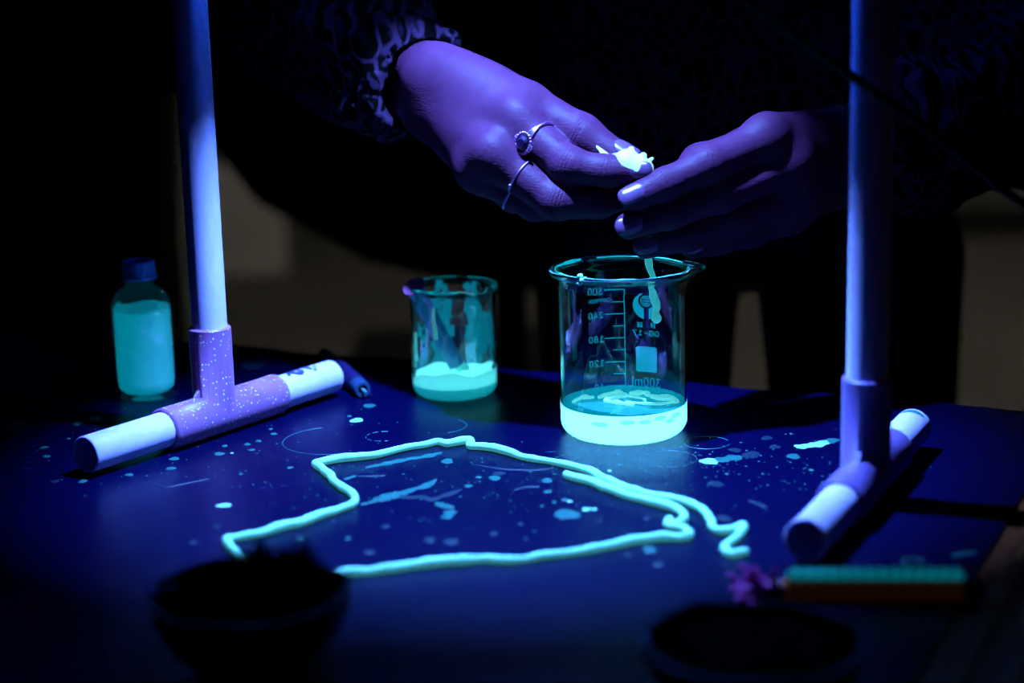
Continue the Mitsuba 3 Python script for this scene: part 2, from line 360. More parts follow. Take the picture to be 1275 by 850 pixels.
def blob(x, y, rx, ry, rot=0.0, h=.0004, wob=.18, seed=0, n=18):
    """A flat dried drop: an uneven outline with a low dome."""
    g = np.random.default_rng(seed + 11); a = np.arange(n) * 2 * PI / n
    w = 1 + wob * (np.sin(2 * a + g.uniform(0, 6)) * .5 + np.sin(3 * a + g.uniform(0, 6)) * .4 + np.sin(5 * a + g.uniform(0, 6)) * .25)
    c, s = math.cos(rot), math.sin(rot); out = []
    for k, z in ((1.0, .00002), (.8, h * .75), (.4, h)):
        X, Y = rx * k * w * np.cos(a), ry * k * w * np.sin(a); out.append(np.stack([x + c * X - s * Y, y + s * X + c * Y, np.full(n, z)], 1))
    v = np.vstack(out + [[(x, y, h)]]); f = []
    for r in (0, 1):
        for t in range(n): u = (t + 1) % n; f += [(r * n + t, r * n + u, (r + 1) * n + u), (r * n + t, (r + 1) * n + u, (r + 1) * n + t)]
    f += [(2 * n + t, 2 * n + (t + 1) % n, 3 * n) for t in range(n)]
    return tm(v, f)
def streak(pts, w, h=.0004, seed=0):
    """A flat dried smear along a line on the sheet, tapering at its ends."""
    p = spline([(x, y, 0) for x, y in pts], .0012); n = len(p); t = np.gradient(p, axis=0); t /= np.linalg.norm(t, axis=1, keepdims=True)
    s = np.stack([-t[:, 1], t[:, 0], 0 * t[:, 0]], 1); e = np.linspace(0, 1, n)
    W = w * np.minimum(1, np.minimum(e, 1 - e) * 6 + .25) * (.65 + .7 * meshkit.noise(np.stack([e * 9 + seed, e * 0, e * 0], 1)))
    v = np.stack([p - s * W[:, None] + V3(0, 0, .00002), p - s * W[:, None] * .5 + V3(0, 0, h), p + s * W[:, None] * .5 + V3(0, 0, h), p + s * W[:, None] + V3(0, 0, .00002)], 1).reshape(-1, 3)
    f = []
    for k in range(n - 1):
        for c in range(3): a, b = 4 * k + c, 4 * k + c + 1; f += [(a, b + 4, b), (a, a + 4, b + 4)]
    m = tm(v, f)
    if m.face_normals[:, 2].mean() < 0: m.invert()
    return m


# drops: centre on the sheet in metres, relative size, brightness class
DROPS = [(-0.1577, 0.9609, 9, 2), (0.1108, 1.0204, 11, 2), (0.1597, 1.0257, 9, 1), (-0.3174, 1.1432, 13, 1), (-0.2766, 1.141, 7, 1), (-0.2683, 1.15, 9, 1), (-0.2455, 1.0131, 6, 1), (-0.2617, 1.0146, 5, 0), (-0.2211, 1.0235, 5, 1), (-0.199, 1.0343, 6, 1), (-0.2006, 1.0543, 7, 1), (-0.1752, 1.0621, 6, 1), (-0.1744, 1.0793, 4, 1), (-0.1678, 1.0631, 2.2, 2), (-0.2849, 1.0863, 5, 1), (-0.2787, 1.0667, 5, 1), (-0.2745, 1.1051, 3, 1), (-0.3081, 1.1365, 6, 0), (-0.099, 1.131, 8, 2), (-0.1044, 1.1413, 3, 1), (0.0368, 0.9373, 6, 2), (0.0411, 0.937, 3.5, 2), (0.0285, 0.952, 3.5, 2), (0.026, 0.955, 4, 1), (0.0264, 0.93, 15, 1), (0.0173, 0.9702, 5, 1), (0.0531, 1.0065, 3, 2), (0.0596, 1.0171, 3, 1), (0.06, 1.0383, 2.5, 1), (0.1095, 0.9769, 10, 0), (0.0677, 0.8493, 8, 0), (0.0651, 0.8707, 9, 1), (-0.0117, 0.9984, 8, 1), (-0.0094, 1.0075, 8, 0), (0.0174, 0.9912, 7, 1), (-0.1297, 1.0296, 4, 1), (-0.1552, 1.0882, 4, 1), (-0.1612, 1.0816, 4, 1), (-0.1478, 1.1038, 4, 1), (-0.1512, 1.1153, 3, 1), (-0.1566, 1.0689, 4, 1), (-0.0392, 1.0343, 8, 1), (-0.161, 1.1334, 8, 0), (-0.0735, 0.8781, 7, 0), (-0.1103, 0.902, 4, 1), (-0.086, 0.9001, 4, 1), (-0.1563, 0.9252, 5, 0), (-0.0331, 0.8908, 9, 0), (-0.0442, 0.8942, 8, 0), (-0.0262, 0.9845, 5, 1), (-0.0207, 1.0007, 4, 1), (0.1073, 0.9165, 9, 0), (0.1281, 1.042, 8, 0), (0.1521, 1.0465, 8, 0), (0.1501, 1.0658, 7, 0), (0.136, 1.0312, 12, 0), (0.2094, 1.1154, 6, 0), (0.0772, 0.9635, 5, 1), (0.0443, 0.9842, 4, 1), (0.0673, 0.9199, 4, 0), (0.043, 0.9179, 3, 0), (0.0237, 0.9235, 3, 1), (0.0203, 0.9513, 3, 1), (0.0137, 0.9448, 2.5, 1), (-0.0934, 1.1663, 7, 1), (-0.3033, 1.322, 9, 0), (-0.289, 1.2953, 6, 0), (-0.1847, 1.2885, 15, 0), (-0.1935, 1.1082, 4, 1), (-0.1565, 1.0192, 3, 1), (-0.1407, 1.0022, 3, 0), (-0.1819, 1.0059, 3, 0), (-0.0959, 0.9295, 3, 0), (0.0019, 0.916, 4, 0), (-0.0117, 0.9016, 5, 0), (0.054, 0.8644, 4, 0), (-0.1648, 0.9001, 6, 0), (-0.0679, 0.9179, 5, 0), (0.1653, 0.9979, 3, 1), (0.1178, 0.9944, 2.5, 1), (0.1377, 0.9926, 2, 1), (0.1656, 1.0732, 2, 1), (0.117, 1.069, 2, 1), (0.1491, 1.1119, 3, 0)]
MB = ['m_splash_dim', 'm_splash', 'm_splash_bright']
for s, (x, y, r, c) in enumerate(DROPS):
    q = r / 2130.0 * (y / 1.05)
    part(sheet, 'paint_drop', blob(x, y, q, q * (1.0 + .5 * ((s * 37) % 10) / 10), .3 * ((s * 13) % 7 - 3) / 3, .0005 if c else .0003, .2, s), MB[c], True)
STREAKS = [([(-0.0836, 0.956), (-0.0782, 0.9598), (-0.073, 0.9665), (-0.0689, 0.9705), (-0.0625, 0.9743), (-0.0554, 0.9826), (-0.0511, 0.9852), (-0.0445, 0.9982)], .0028, 1),
           ([(-0.0748, 0.9609), (-0.0709, 0.9677), (-0.0659, 0.9717), (-0.0613, 0.9757)], .005, 1),
           ([(-0.065, 0.9716), (-0.0578, 0.9666), (-0.0513, 0.9675), (-0.0467, 0.9613), (-0.0395, 0.9679), (-0.0297, 0.9788)], .0022, 0),
           ([(-0.043, 0.9553), (-0.0376, 0.9492), (-0.0329, 0.946)], .0026, 1), ([(-0.034, 0.942), (-0.0359, 0.9339), (-0.037, 0.9272)], .0028, 1),
           ([(-0.0965, 1.0029), (-0.0928, 1.0072), (-0.0903, 1.0101)], .0014, 1), ([(-0.0893, 1.0085), (-0.0734, 1.0086)], .0010, 0),
           ([(0.1634, 1.0437), (0.17, 1.0465), (0.1775, 1.0492), (0.1842, 1.0555)], .0048, 2), ([(0.1817, 1.0523), (0.1877, 1.0569), (0.1919, 1.0565)], .0046, 1),
           ([(0.1139, 1.0201), (0.1213, 1.0243), (0.1297, 1.0285)], .005, 1), ([(0.1235, 0.9452), (0.1271, 0.9407), (0.1314, 0.932)], .0016, 0),
           ([(-0.0784, 1.0298), (-0.0704, 1.0356), (-0.0614, 1.0413), (-0.0522, 1.0455), (-0.043, 1.0531)], .0030, 1), ([(-0.086, 1.0256), (-0.0793, 1.0298), (-0.0721, 1.0324)], .0020, 1),
           ([(-0.2101, 1.0115), (-0.1963, 0.998), (-0.1859, 1.0032), (-0.1727, 1.0113)], .0006, 0), ([(0.2093, 0.8498), (0.2155, 0.8528), (0.2221, 0.8546)], .0022, 1),
           ([(-0.0237, 1.0264), (-0.0099, 1.017), (0.0083, 1.0122), (0.022, 1.0141)], .0010, 0), ([(-0.001, 0.9748), (0.0056, 0.9801), (0.0131, 0.9795)], .0012, 0)]
for s, (pts, w, c) in enumerate(STREAKS): part(sheet, 'paint_streak', streak(pts, w, .0004, s * 3), MB[c], True)
# dried outlines left by wet glass feet
def arc(cx, cy, r, a0, a1, dash=0):
    out = []; n = int(abs(a1 - a0) * r / .002)
    for i in range(n):
        if dash and i % dash == 0: continue
        a = a0 + (a1 - a0) * i / n; b = a0 + (a1 - a0) * (i + 1) / n
        w = .0003
        v = [(cx + rr * math.cos(t), cy + rr * math.sin(t), z) for t in (a, b) for rr, z in ((r - w, .00003), (r, .0003), (r + w, .00003))]
        out.append(tm(v, [(0, 1, 4), (0, 4, 3), (1, 2, 5), (1, 5, 4)]))
    m = cat(out)
    if m.face_normals[:, 2].mean() < 0: m.invert()
    return m
for (cx, cy), r, a0, a1, d in (((-0.1092, 1.0855), .031, 1.9, 4.9, 0), ((0.088, 1.0274), .0165, 0, 6.28, 4), ((0.1135, 1.0588), .0135, .2, 6.0, 0), ((-0.0794, 1.0916), .011, 1.2, 5.0, 3), ((-0.0474, 1.1125), .018, -1.2, .8, 0), ((0.0847, 1.1479), .03, -1.6, -.6, 3)):
    part(sheet, 'dried_ring', arc(cx, cy, r, a0, a1, d), 'm_splash', False)
dots = []
for s in range(520):                                 # fine spatter, too small to count
    c = [(-.20, 1.09, .10, .10), (.03, .98, .09, .07), (.08, 1.02, .05, .03), (-.33, 1.16, .08, .08), (-.05, 1.02, .12, .08), (.15, 1.0, .06, .06)][s % 6]
    x, y = c[0] + rng.normal() * c[2] * .6, c[1] + rng.normal() * c[3] * .6
    dots.append(blob(x, y, rng.uniform(.0003, .0009), rng.uniform(.0003, .0011), 0, .0003, .1, s, 8))
kk = part(sheet, 'fine_spatter', cat(dots), 'm_splash', False, 'tiny pale blue paint specks'); labels[kk]['kind'] = 'stuff'
heart = lathe([(.0042, 0), (.0056, 0), (.0054, .0006), (.0044, .0006)], 20, True)
hx, hy = (0.1887, 0.8422); heart.apply_translation((hx, hy, .0002)); part(sheet, 'ring_drop', heart, 'm_splash', True)

# ------------------------------------------------------------------ PVC stands
PO, PI_, TO, HEAD = .0107, .0096, .0129, .530
def make_stand(near, far, tee, lean, m_t, label, hn, hf, hu):
    """near, far: ends of the foot's axis; tee: where the upright meets it; hn, hf, hu: the tee's arm lengths."""
    k = thing('pipe_stand', label, 'pipe stand', 'pipe stands on the dark sheet')
    near, far, tee = V3(*near), V3(*far), V3(*tee); d = unit(far - near); t0 = near + d * np.dot(tee - near, d)
    topp = t0 + V3(lean[0], lean[1], HEAD - t0[2]); upd = unit(topp - t0)
    part(k, 'upright_pipe', pipe(t0 + upd * (hu - .022), topp, PO, PI_), 'm_pvc', label='white upright pipe')
    part(k, 'foot_pipe', pipe(near, t0 - d * (hn - .02), PO, PI_), 'm_pvc', label='white foot pipe')
    part(k, 'foot_pipe', pipe(t0 + d * (hf - .02), far, PO, PI_), 'm_pvc', label='white foot pipe')
    sh = man(place(lathe([(0, 0), (TO - .0008, 0), (TO, .0008), (TO, hn + hf - .0008), (TO - .0008, hn + hf), (0, hn + hf)], 64), t0 - d * hn, d))
    sh = sh + man(place(lathe([(0, 0), (TO, 0), (TO, hu - .0008), (TO - .0008, hu), (0, hu)], 64), t0, upd))
    for s in (-1, 1):                                # small webs where the arms meet
        w = [t0 + upd * (TO * .9) + d * s * (TO * .9), t0 + upd * (TO * .9 + .0075) + d * s * (TO * .9), t0 + upd * (TO * .9) + d * s * (TO * .9 + .0065)]
        n_ = np.cross(d, upd) * .0012; sh = sh + man(trimesh.convex.convex_hull(np.array([p + n_ * e for p in w for e in (-1, 1)])))
    sh = sh - man(cyl(t0 - d * (hn + .01), t0 - d * (hn - .020), PO + .0001)) - man(cyl(t0 + d * (hf - .020), t0 + d * (hf + .01), PO + .0001)) - man(cyl(t0 + upd * (hu - .022), t0 + upd * (hu + .02), PO + .0001))
    part(k, 'tee_fitting', unman(sh), m_t, 35, 'violet tee fitting')
    return k, t0, d, upd
zt = TO
S1 = make_stand((-0.245, 1.0218, 0.0131), (-0.1199, 1.1967, 0.0131), (-.1837, 1.1074, .0131), (0, 0), 'm_tee_speckled', 'white pipe stand with a speckled violet tee, beside the small glass bottle', .044, .0555, .0545)
S2 = make_stand((0.1368, 0.8398, 0.0131), (0.2302, 1.0354, 0.0131), (.1839, .9384, .0131), (.001, 0), 'm_tee', 'white pipe stand with a plain violet tee, right of the large beaker', .050, .055, .0545)
def wrap(poly, origin, d, ang, r, dz=.00012):
    """Lays a flat print (metres; x along the pipe, y around it) on a pipe."""
    m = trimesh.creation.extrude_polygon(poly, .00015, engine='earcut').subdivide_to_size(.0012)
    X, Y, Z = frame(d); a = ang + m.vertices[:, 1] / r; R = r + dz + m.vertices[:, 2]
    v = np.asarray(origin) + m.vertices[:, :1] * Z + R[:, None] * (np.cos(a)[:, None] * X + np.sin(a)[:, None] * Y)
    return tm(v, m.faces)
def pipe_angle(d, want):
    X, Y, Z = frame(d); return math.atan2(np.dot(want, Y), np.dot(want, X))
k, t0, d, upd = S1
g = np.random.default_rng(3)
smudge = unary_union([Point(.004 * math.cos(a), .003 * math.sin(a)).buffer(.0016 + .0008 * g.random()) for a in np.arange(.5, 5.6, .5)] + [Point(.012 + g.normal() * .003, g.normal() * .0022).buffer(.0014) for _ in range(9)] + [Point(-.009 + g.normal() * .002, .001 + g.normal() * .0016).buffer(.0011) for _ in range(5)]).simplify(.0002)
o = t0 + d * .0745
for gg in getattr(smudge, 'geoms', [smudge]): part(k, 'printed_mark', wrap(gg, o, d, pipe_angle(d, (-.15, -.35, 1)), PO), 'm_mark', False, 'smudged dark print')
k, t0, d, upd = S2
st = Point(0, 0).buffer(1); st = affinity.scale(st, .0026, .0075).difference(affinity.scale(Point(0, 0).buffer(1), .0017, .006)).union(affinity.scale(Point(0, 0).buffer(1), .001, .0048))
for gg in getattr(st, 'geoms', [st]): part(k, 'printed_mark', wrap(gg, np.array((0.2302, 1.0354, 0.0131)) - d * .006, d, pipe_angle(d, (-.05, -.3, 1)), PO), 'm_stamp', False, 'small teal stamp')
part(k, 'printed_mark', wrap(Polygon([(-.0012, -.0006), (.0016, -.0012), (.0014, .0008), (-.0008, .0012)]), t0 + upd * .037, upd, pipe_angle(upd, (.15, -1, 0)), TO), 'm_mark', False, 'small dark nick')

# cross bar and torch, above the frame
c1, c2 = S1[1].copy(), S2[1] + V3(.001, 0, 0); c1[2] = c2[2] = HEAD + .012
k = thing('crossbar_pipe', 'white pipe crossbar joining the two upright pipes overhead', 'pipe')
scene[k] = ply(pipe(c1, c2, PO, PI_), 'm_pvc', 30)
bar = (c1 + c2) / 2; mid = bar + V3(-.004, -.012, 0)
LZ = .505                                            # emitter height
tax = unit(V3(.01, .065, -1))                          # where the torch points: down and a little away from the camera
top_ = V3(mid[0], mid[1], LZ)
k = thing('uv_torch', 'black ultraviolet torch hanging under the crossbar', 'torch')
part(k, 'housing', place(lathe([(.0395, .074), (.042, .074), (.042, -.018), (0, -.018), (0, -.014), (.0395, -.014)], 56, True), top_, tax), 'm_lamp')
part(k, 'emitter_lens', place(lathe([(.0001, .0), (.009, .0)], 40), top_, tax), 'm_emit', False, emitter=area(UV, 10))
if scene[k + '__emitter_lens'] and np.dot(place(lathe([(.0001, .0), (.009, .0)], 40), top_, tax).face_normals.mean(0), tax) < 0: scene[k + '__emitter_lens']['flip_normals'] = True
part(k, 'hanger', tube([top_ - tax * .016, V3(mid[0], mid[1], HEAD + .008), (bar[0], bar[1], HEAD + .004)], .0045, 12), 'm_lamp')
for sx, side_ in ((-1, 'left'), (1, 'right')):  # two added lamps, out of view, giving the pipes their blue spill
    k = thing('added_blue_lamp', f'added small round blue lamp hanging unseen under the crossbar, the one nearer the {side_} pipe', 'lamp', 'added blue lamps under the crossbar')
    bl = V3(bar[0] + .036 * sx, bar[1] + .092, .392)
    part(k, 'housing', place(lathe([(0, 0), (.016, 0), (.016, .0075), (.0150, .0075), (.0150, .0125), (.017, .0125), (.017, .04), (0, .04)], 48), bl), 'm_lamp')
    band = place(lathe([(.0162, .0080), (.0162, .0122)], 48), bl); rr = band.triangles_center - bl
    if np.einsum('ij,ij->i', band.face_normals[:, :2], rr[:, :2]).mean() < 0: band.invert()
    part(k, 'glow_band', band, 'm_emit', False, emitter=area(SPILL, 3))
    part(k, 'flange', place(lathe([(.016, 0), (.0247, 0), (.0247, .001), (.016, .001)], 48, True), bl), 'm_lamp')  # added lip keeping the blue spill off the table
    aa = np.linspace(math.radians((15, 20)[sx < 0]), math.radians((160, 156)[sx < 0]), 16); ring_ = [(r_ * math.cos(a), r_ * math.sin(a), z) for z in (0, .022) for r_ in (.0245, .0260) for a in aa]
    q = [(i, i + 1, i + 17, i + 16) for i in range(15)] + [(i + 32, i + 48, i + 49, i + 33) for i in range(15)] + [(i, i + 32, i + 33, i + 1) for i in range(15)] + [(i + 16, i + 17, i + 49, i + 48) for i in range(15)]
    part(k, 'shield', tm(np.array(ring_) + bl, np.vstack([np.array(q)[:, [0, 1, 2]], np.array(q)[:, [0, 2, 3]]])), 'm_lamp', False)  # added baffle keeping the blue spill off the blouse
    part(k, 'hanger', tube([bl + V3(0, 0, .038), V3(bl[0], bl[1], HEAD + .006), bar + E1 * .05 * sx], .003, 12), 'm_lamp')

# ------------------------------------------------------------------ large beaker
BC = V3(*(0.0665, 1.0883, 0)); RO, HB, WT = .0383, .1015, .0016
def spout(ang, out, drop, z0):
    def f(v, a):
        d = np.angle(np.exp(1j * (a - ang))); s = np.clip((v[..., 2] - z0) / (HB_[0] - z0), 0, 1) ** 1.6; g = np.exp(-(d / .21) ** 2)
        r = np.hypot(v[..., 0], v[..., 1]); ok = (r > .4 * HB_[1])
        q = v.copy(); k = 1 + np.where(ok, out * g * s / np.maximum(r, 1e-6), 0) - np.where(ok, .18 * out * s * np.exp(-((np.abs(d) - .46) / .16) ** 2) / np.maximum(r, 1e-6), 0)
        q[..., 0] *= k; q[..., 1] *= k; q[..., 2] -= np.where(ok, drop * g * s, 0); return q
    return f
def beaker_profile(R, H, w, flare, bead, cr):
    """Closed (r, z) outline of a beaker: outside up, bead, inside down."""
    o = [(0, .0012), (R - cr - .004, .0006), (R - cr, 0)] + [(R - cr + cr * math.sin(t), cr - cr * math.cos(t)) for t in np.linspace(.2, PI / 2, 7)]
    o += [(R, z) for z in np.linspace(cr * 1.3, H - .0105, 10)] + [(R + flare * ((z - H + .010) / .008) ** 2, z) for z in np.linspace(H - .0093, H - .0033, 6)]
    c = (R + flare - bead * .35, H - bead); o += [(c[0] + bead * math.cos(t), c[1] + bead * math.sin(t)) for t in np.linspace(-.6, PI - .4, 10)]
    ri = R - w; o += [(ri + flare * ((z - H + .010) / .008) ** 2, z) for z in np.linspace(H - .0040, H - .0093, 5)] + [(ri, z) for z in np.linspace(H - .0105, cr * 1.2, 10)]
    o += [(ri - cr + cr * math.sin(t), w * 1.4 + cr - cr * math.cos(t)) for t in np.linspace(PI / 2 - .2, .2, 6)] + [(0, w * 1.4)]
    return o
HB_ = (HB, RO)
bk = thing('large_beaker', 'large glass beaker with measuring scale, holding a pool of glowing cyan liquid', 'beaker')
LB = lathe(beaker_profile(RO, HB, WT, .0040, .0019, .009), 160, False, spout(.10, .0078, .0012, HB - .020)); LB.apply_translation(BC)
part(bk, 'glass', LB, 'm_glass', 40, 'clear glass')
# liquid: fills the glass to the wall, higher at the wall
RI = RO - WT + .0003; LT = .0195
lo = [(0, .0020), (RI - .011, .0020)] + [(RI - .009 + .009 * math.sin(t), .0018 + .009 - .009 * math.cos(t)) for t in np.linspace(.1, PI / 2, 7)] + [(RI, LT)]
body = lathe(lo, 96); body.apply_translation(BC)
liq = thing('glowing_liquid', 'bright cyan liquid pooled in the bottom of the large beaker', 'liquid')
part(liq, 'body', body, 'm_liquid', 40, emitter=area((.85, 4.2, 8.0), 2))
su = []
nr = 26
a = np.arange(96) * 2 * PI / 96
rr = np.linspace(0, 1, nr); Rg, Ag = np.meshgrid(rr * RI, a, indexing='ij')
X, Y = Rg * np.cos(Ag), Rg * np.sin(Ag)
Z = LT - .0016 * (1 - (Rg / RI) ** 6) + (meshkit.fbm(np.stack([X * 90, Y * 90, X * 0], -1), 3, 5) - .5) * .0018 * (1 - (Rg / RI) ** 8)
i, j = np.meshgrid(np.arange(nr - 1), np.arange(96), indexing='ij'); j2 = (j + 1) % 96
q = np.stack([i * 96 + j, (i + 1) * 96 + j, (i + 1) * 96 + j2, i * 96 + j2], -1).reshape(-1, 4)
surf = tm(np.stack([X, Y, Z], -1).reshape(-1, 3) + BC, np.vstack([q[:, [0, 1, 2]], q[:, [0, 2, 3]]])); surf.merge_vertices(); surf.update_faces(surf.nondegenerate_faces())
if surf.face_normals[:, 2].mean() < 0: surf.invert()
part(liq, 'surface', surf, 'm_splash', True, 'teal liquid surface', emitter=area((.0, .28, .44), 1))
for pts, r in (([(-.012, .016), (-.004, .022), (.002, .016), (-.006, .010), (-.010, .002), (-.002, -.004), (.004, -.008)], .0022), ([(.006, .018), (.014, .020), (.017, .012), (.022, .006), (.029, .004)], .0019), ([(-.030, .002), (-.026, .010), (-.018, .012)], .0022), ([(.002, -.002), (.012, -.006), (.022, -.008), (.030, -.002)], .0014), ([(.024, .010), (.030, .004), (.031, -.004)], .0020), ([(-.014, .012), (.0, .014), (.010, .008), (.013, .002)], .0012)):
    part(liq, 'goo_swirl', tube(spline([(BC[0] + x, BC[1] + y, BC[2] + LT - .0004) for x, y in pts], .0015), [r * (.35 + .75 * meshkit.noise(V3(i_ * .35, r * 9e4, 2))) for i_ in range(len(spline([(x, y, 0) for x, y in pts], .0015)))], 8), 'm_goo', True, 'pale goo swirl', emitter=area((.09, .60, .66), .3))
g = np.random.default_rng(5)
for n_ in range(6):
    aa = -PI / 2 + (-.45, .0, .28, .55, .75, .9)[n_]; s_ = lathe([(0, -.0004), (1, 0), (.6, .0004), (0, .0005)], 14); s_.apply_scale((.0035, .0016, 1)); 
    sm = trimesh.creation.icosphere(2, 1.0); sm.apply_scale((.0036 + .002 * g.random(), .0004, .0014)); sm.apply_transform(trimesh.transformations.rotation_matrix(aa + PI / 2, (0, 0, 1)))
    sm.apply_translation(BC + V3(RI * math.cos(aa) * 1.0, RI * math.sin(aa) * 1.0, LT - .003 - .003 * g.random())); part(liq, 'dark_bubble', sm, 'm_stamp', True, 'darker bubble under the surface', emitter=area((.35, 1.9, 3.0), .1))
# print on the far wall, read from the far side
RP = RO - WT - .00012
def on_wall(poly, x, z, r=RP, C=BC, flip=True):
    """Lays a flat outline on the beaker's far wall: +x of the outline runs to the camera's left, as it reads from behind."""
    m = trimesh.creation.extrude_polygon(poly, .00012, engine='earcut').subdivide_to_size(.0016)
    s = (x - C[0]) - m.vertices[:, 0]; a = s / r; R = r - m.vertices[:, 2]
    v = np.stack([C[0] + R * np.sin(a), C[1] + R * np.cos(a), z + m.vertices[:, 1]], 1); return tm(v, m.faces[:, ::-1])
def text_poly(t, h, bold=False):
    m = meshkit.text_mesh(t, h, .001, bold)
    return m
def text_wall(t, x, z, h, bold=False, stretch=1.0, centre=False):
    m = meshkit.text_mesh(t, h, .00012, bold).subdivide_to_size(.0012); v = m.vertices.copy(); v[:, 0] *= stretch
    v[:, 0] -= v[:, 0].min() if not centre else (v[:, 0].min() + v[:, 0].max()) / 2
    s = (x - BC[0]) - v[:, 0]; a = s / RP; R = RP - v[:, 2]
    return tm(np.stack([BC[0] + R * np.sin(a), BC[1] + R * np.cos(a), z + v[:, 1]], 1), m.faces[:, ::-1])
def arc_x(x):                                         # straight-line offset from the axis to distance around the wall
    return BC[0] + RP * math.asin(max(-.95, min(.95, (x - BC[0]) / RP)))
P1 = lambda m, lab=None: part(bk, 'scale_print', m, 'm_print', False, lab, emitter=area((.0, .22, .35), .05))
SX = arc_x(.0700); zs = [.0806, .0655, .0503, .0351, .0199]
P1(on_wall(sbox(-.00025, zs[-1] - .0005, .00025, zs[0] + .0003), SX, 0), 'printed scale line')
for i, z in enumerate(zs):
    P1(on_wall(sbox(.0, -.00025, .0126, .00025), SX, z))
    if i < 4: P1(on_wall(sbox(.0, -.00022, .0075, .00022), SX, z - .0076))
    P1(text_wall(('300', '240', '180', '120', '60')[i], SX - .0136, z - .0022, .0041), f"printed number {('300', '240', '180', '120', '60')[i]}")
P1(text_wall('APPROX', SX - .0100, zs[0] - .0075, .0024), 'printed word APPROX')
LX = arc_x(.0832)
ci = Point(0, 0).buffer(.0085, 32); key = Point(0, .0030).buffer(.0050, 24).union(sbox(-.0016, -.02, .0016, .003)).union(sbox(-.0028, .005, .0028, .02))
for gg in ci.difference(key).geoms: P1(on_wall(gg, LX, .0708), 'printed crescent emblem')
gl = Point(0, 0).buffer(.0036, 24).difference(Point(0, 0).buffer(.0032, 24)); w = .00022
gl = unary_union([gl, sbox(-.0034, -w, .0034, w), sbox(-w, -.0034, w, .0034), sbox(-.0028, .0014, .0028, .0014 + 2 * w), sbox(-.0028, -.0018, .0028, -.0018 + 2 * w),
                  affinity.scale(Point(0, 0).buffer(.0034, 20), .55, 1).difference(affinity.scale(Point(0, 0).buffer(.0034 - .0003, 20), .50, 1.02))])
P1(on_wall(gl, LX, .0738), 'printed globe emblem')
def strokes(lines, s, w=.00026): return unary_union([LineString([(x * s, y * s) for x, y in l]).buffer(w, cap_style='flat') for l in lines])
king = [[(0, .9), (.4, .9)], [(.02, .5), (.38, .5)], [(0, .08), (.42, .16)], [(.2, .9), (.2, .1)]]
huan = king + [[(.5, .88), (1, .88)], [(.78, .86), (.68, .62), (.48, .4)], [(.74, .64), (.74, 0)], [(.8, .55), (1, .38)]]
qiu = king + [[(.5, .74), (1, .74)], [(.75, 1), (.75, .06), (.66, .0)], [(.54, .56), (.64, .42)], [(.5, .14), (.7, .34)], [(.96, .58), (.8, .42)], [(.78, .44), (1, .1)], [(.86, .96), (.94, .84)]]
for t, dx in ((huan, -.0062), (qiu, .0026)):
    gg = strokes(t, .0034)
    for q_ in getattr(gg, 'geoms', [gg]): P1(on_wall(q_, LX - dx, .0570), 'printed character')
P1(text_wall('GG-17', LX, .0520, .0034, False, 1.15, True), 'printed letters GG-17')
P1(on_wall(sbox(-.0056, -.0066, .0056, .0066).buffer(.0014, 8), LX, .0370), 'printed blank square')
P1(text_wall('300ml', LX - .0002, .0197, .0058, False, .82, True), 'printed capacity 300ml')
# goo left on the glass
def lump(c, rs, seed, scale=1.0):
    g = np.random.default_rng(seed); pts = [V3(*c) + g.normal(size=3) * rs * .7 for _ in range(6)]; rad = [rs * g.uniform(.45, .9) for _ in range(6)]
    def f(p):
        d = ell(p, pts[0], (rad[0],) * 3)
        for a_, b_ in zip(pts[1:], rad[1:]): d = smin(d, ell(p, a_, (b_,) * 3), rs * .4)
        return d
    return nets(f, V3(*c) - rs * 3.6, V3(*c) + rs * 3.6, rs / 4.5, 6)
rimc = V3(*BC) + V3(0, 0, HB)
def rim_at(a, dr_=0, dz=0): return rimc + V3((RO + .0035 + dr_) * math.cos(a), (RO + .0035 + dr_) * math.sin(a), dz - .001)
part(bk, 'goo_drop', lump(rim_at(-2.25), .0019, 4), 'm_goo', True, 'lump of bright goo stuck on the rim')
for a0, a1, r_ in ((-2.95, -.05, .0009), (.35, 1.9, .00045), (2.2, 2.6, .0009), (2.65, 3.2, .0005)):
    n_ = int((a1 - a0) / .02); pts = [rim_at(t, -.0022 + .0004 * math.sin(9 * t), .0002) for t in np.linspace(a0, a1, n_)]
    part(bk, 'goo_film', tube(pts, [r_ * (.6 + .7 * meshkit.noise(V3(t * 8, 1, 1))) for t in np.linspace(a0, a1, n_)], 6), 'm_stamp', True, 'thin film of goo along the rim', emitter=area((.0, .42, .56), .3))
for pts, r_ in (([(.0, 3.0), (.02, 3.02), (-.004, 3.06), (.0, 3.1)], .001),):
    pass
def inner(a, z, C=BC, R=RO - WT): return C + V3((R - .0004) * math.cos(a), (R - .0004) * math.sin(a), z)
part(bk, 'goo_film', tube(spline([inner(2.25, .012), inner(2.22, .030), inner(2.10, .040), inner(1.98, .040), inner(1.93, .045)], .002), .00035, 6), 'm_stamp', True)  # thin teal line in place of the goo string's reflection in the glass

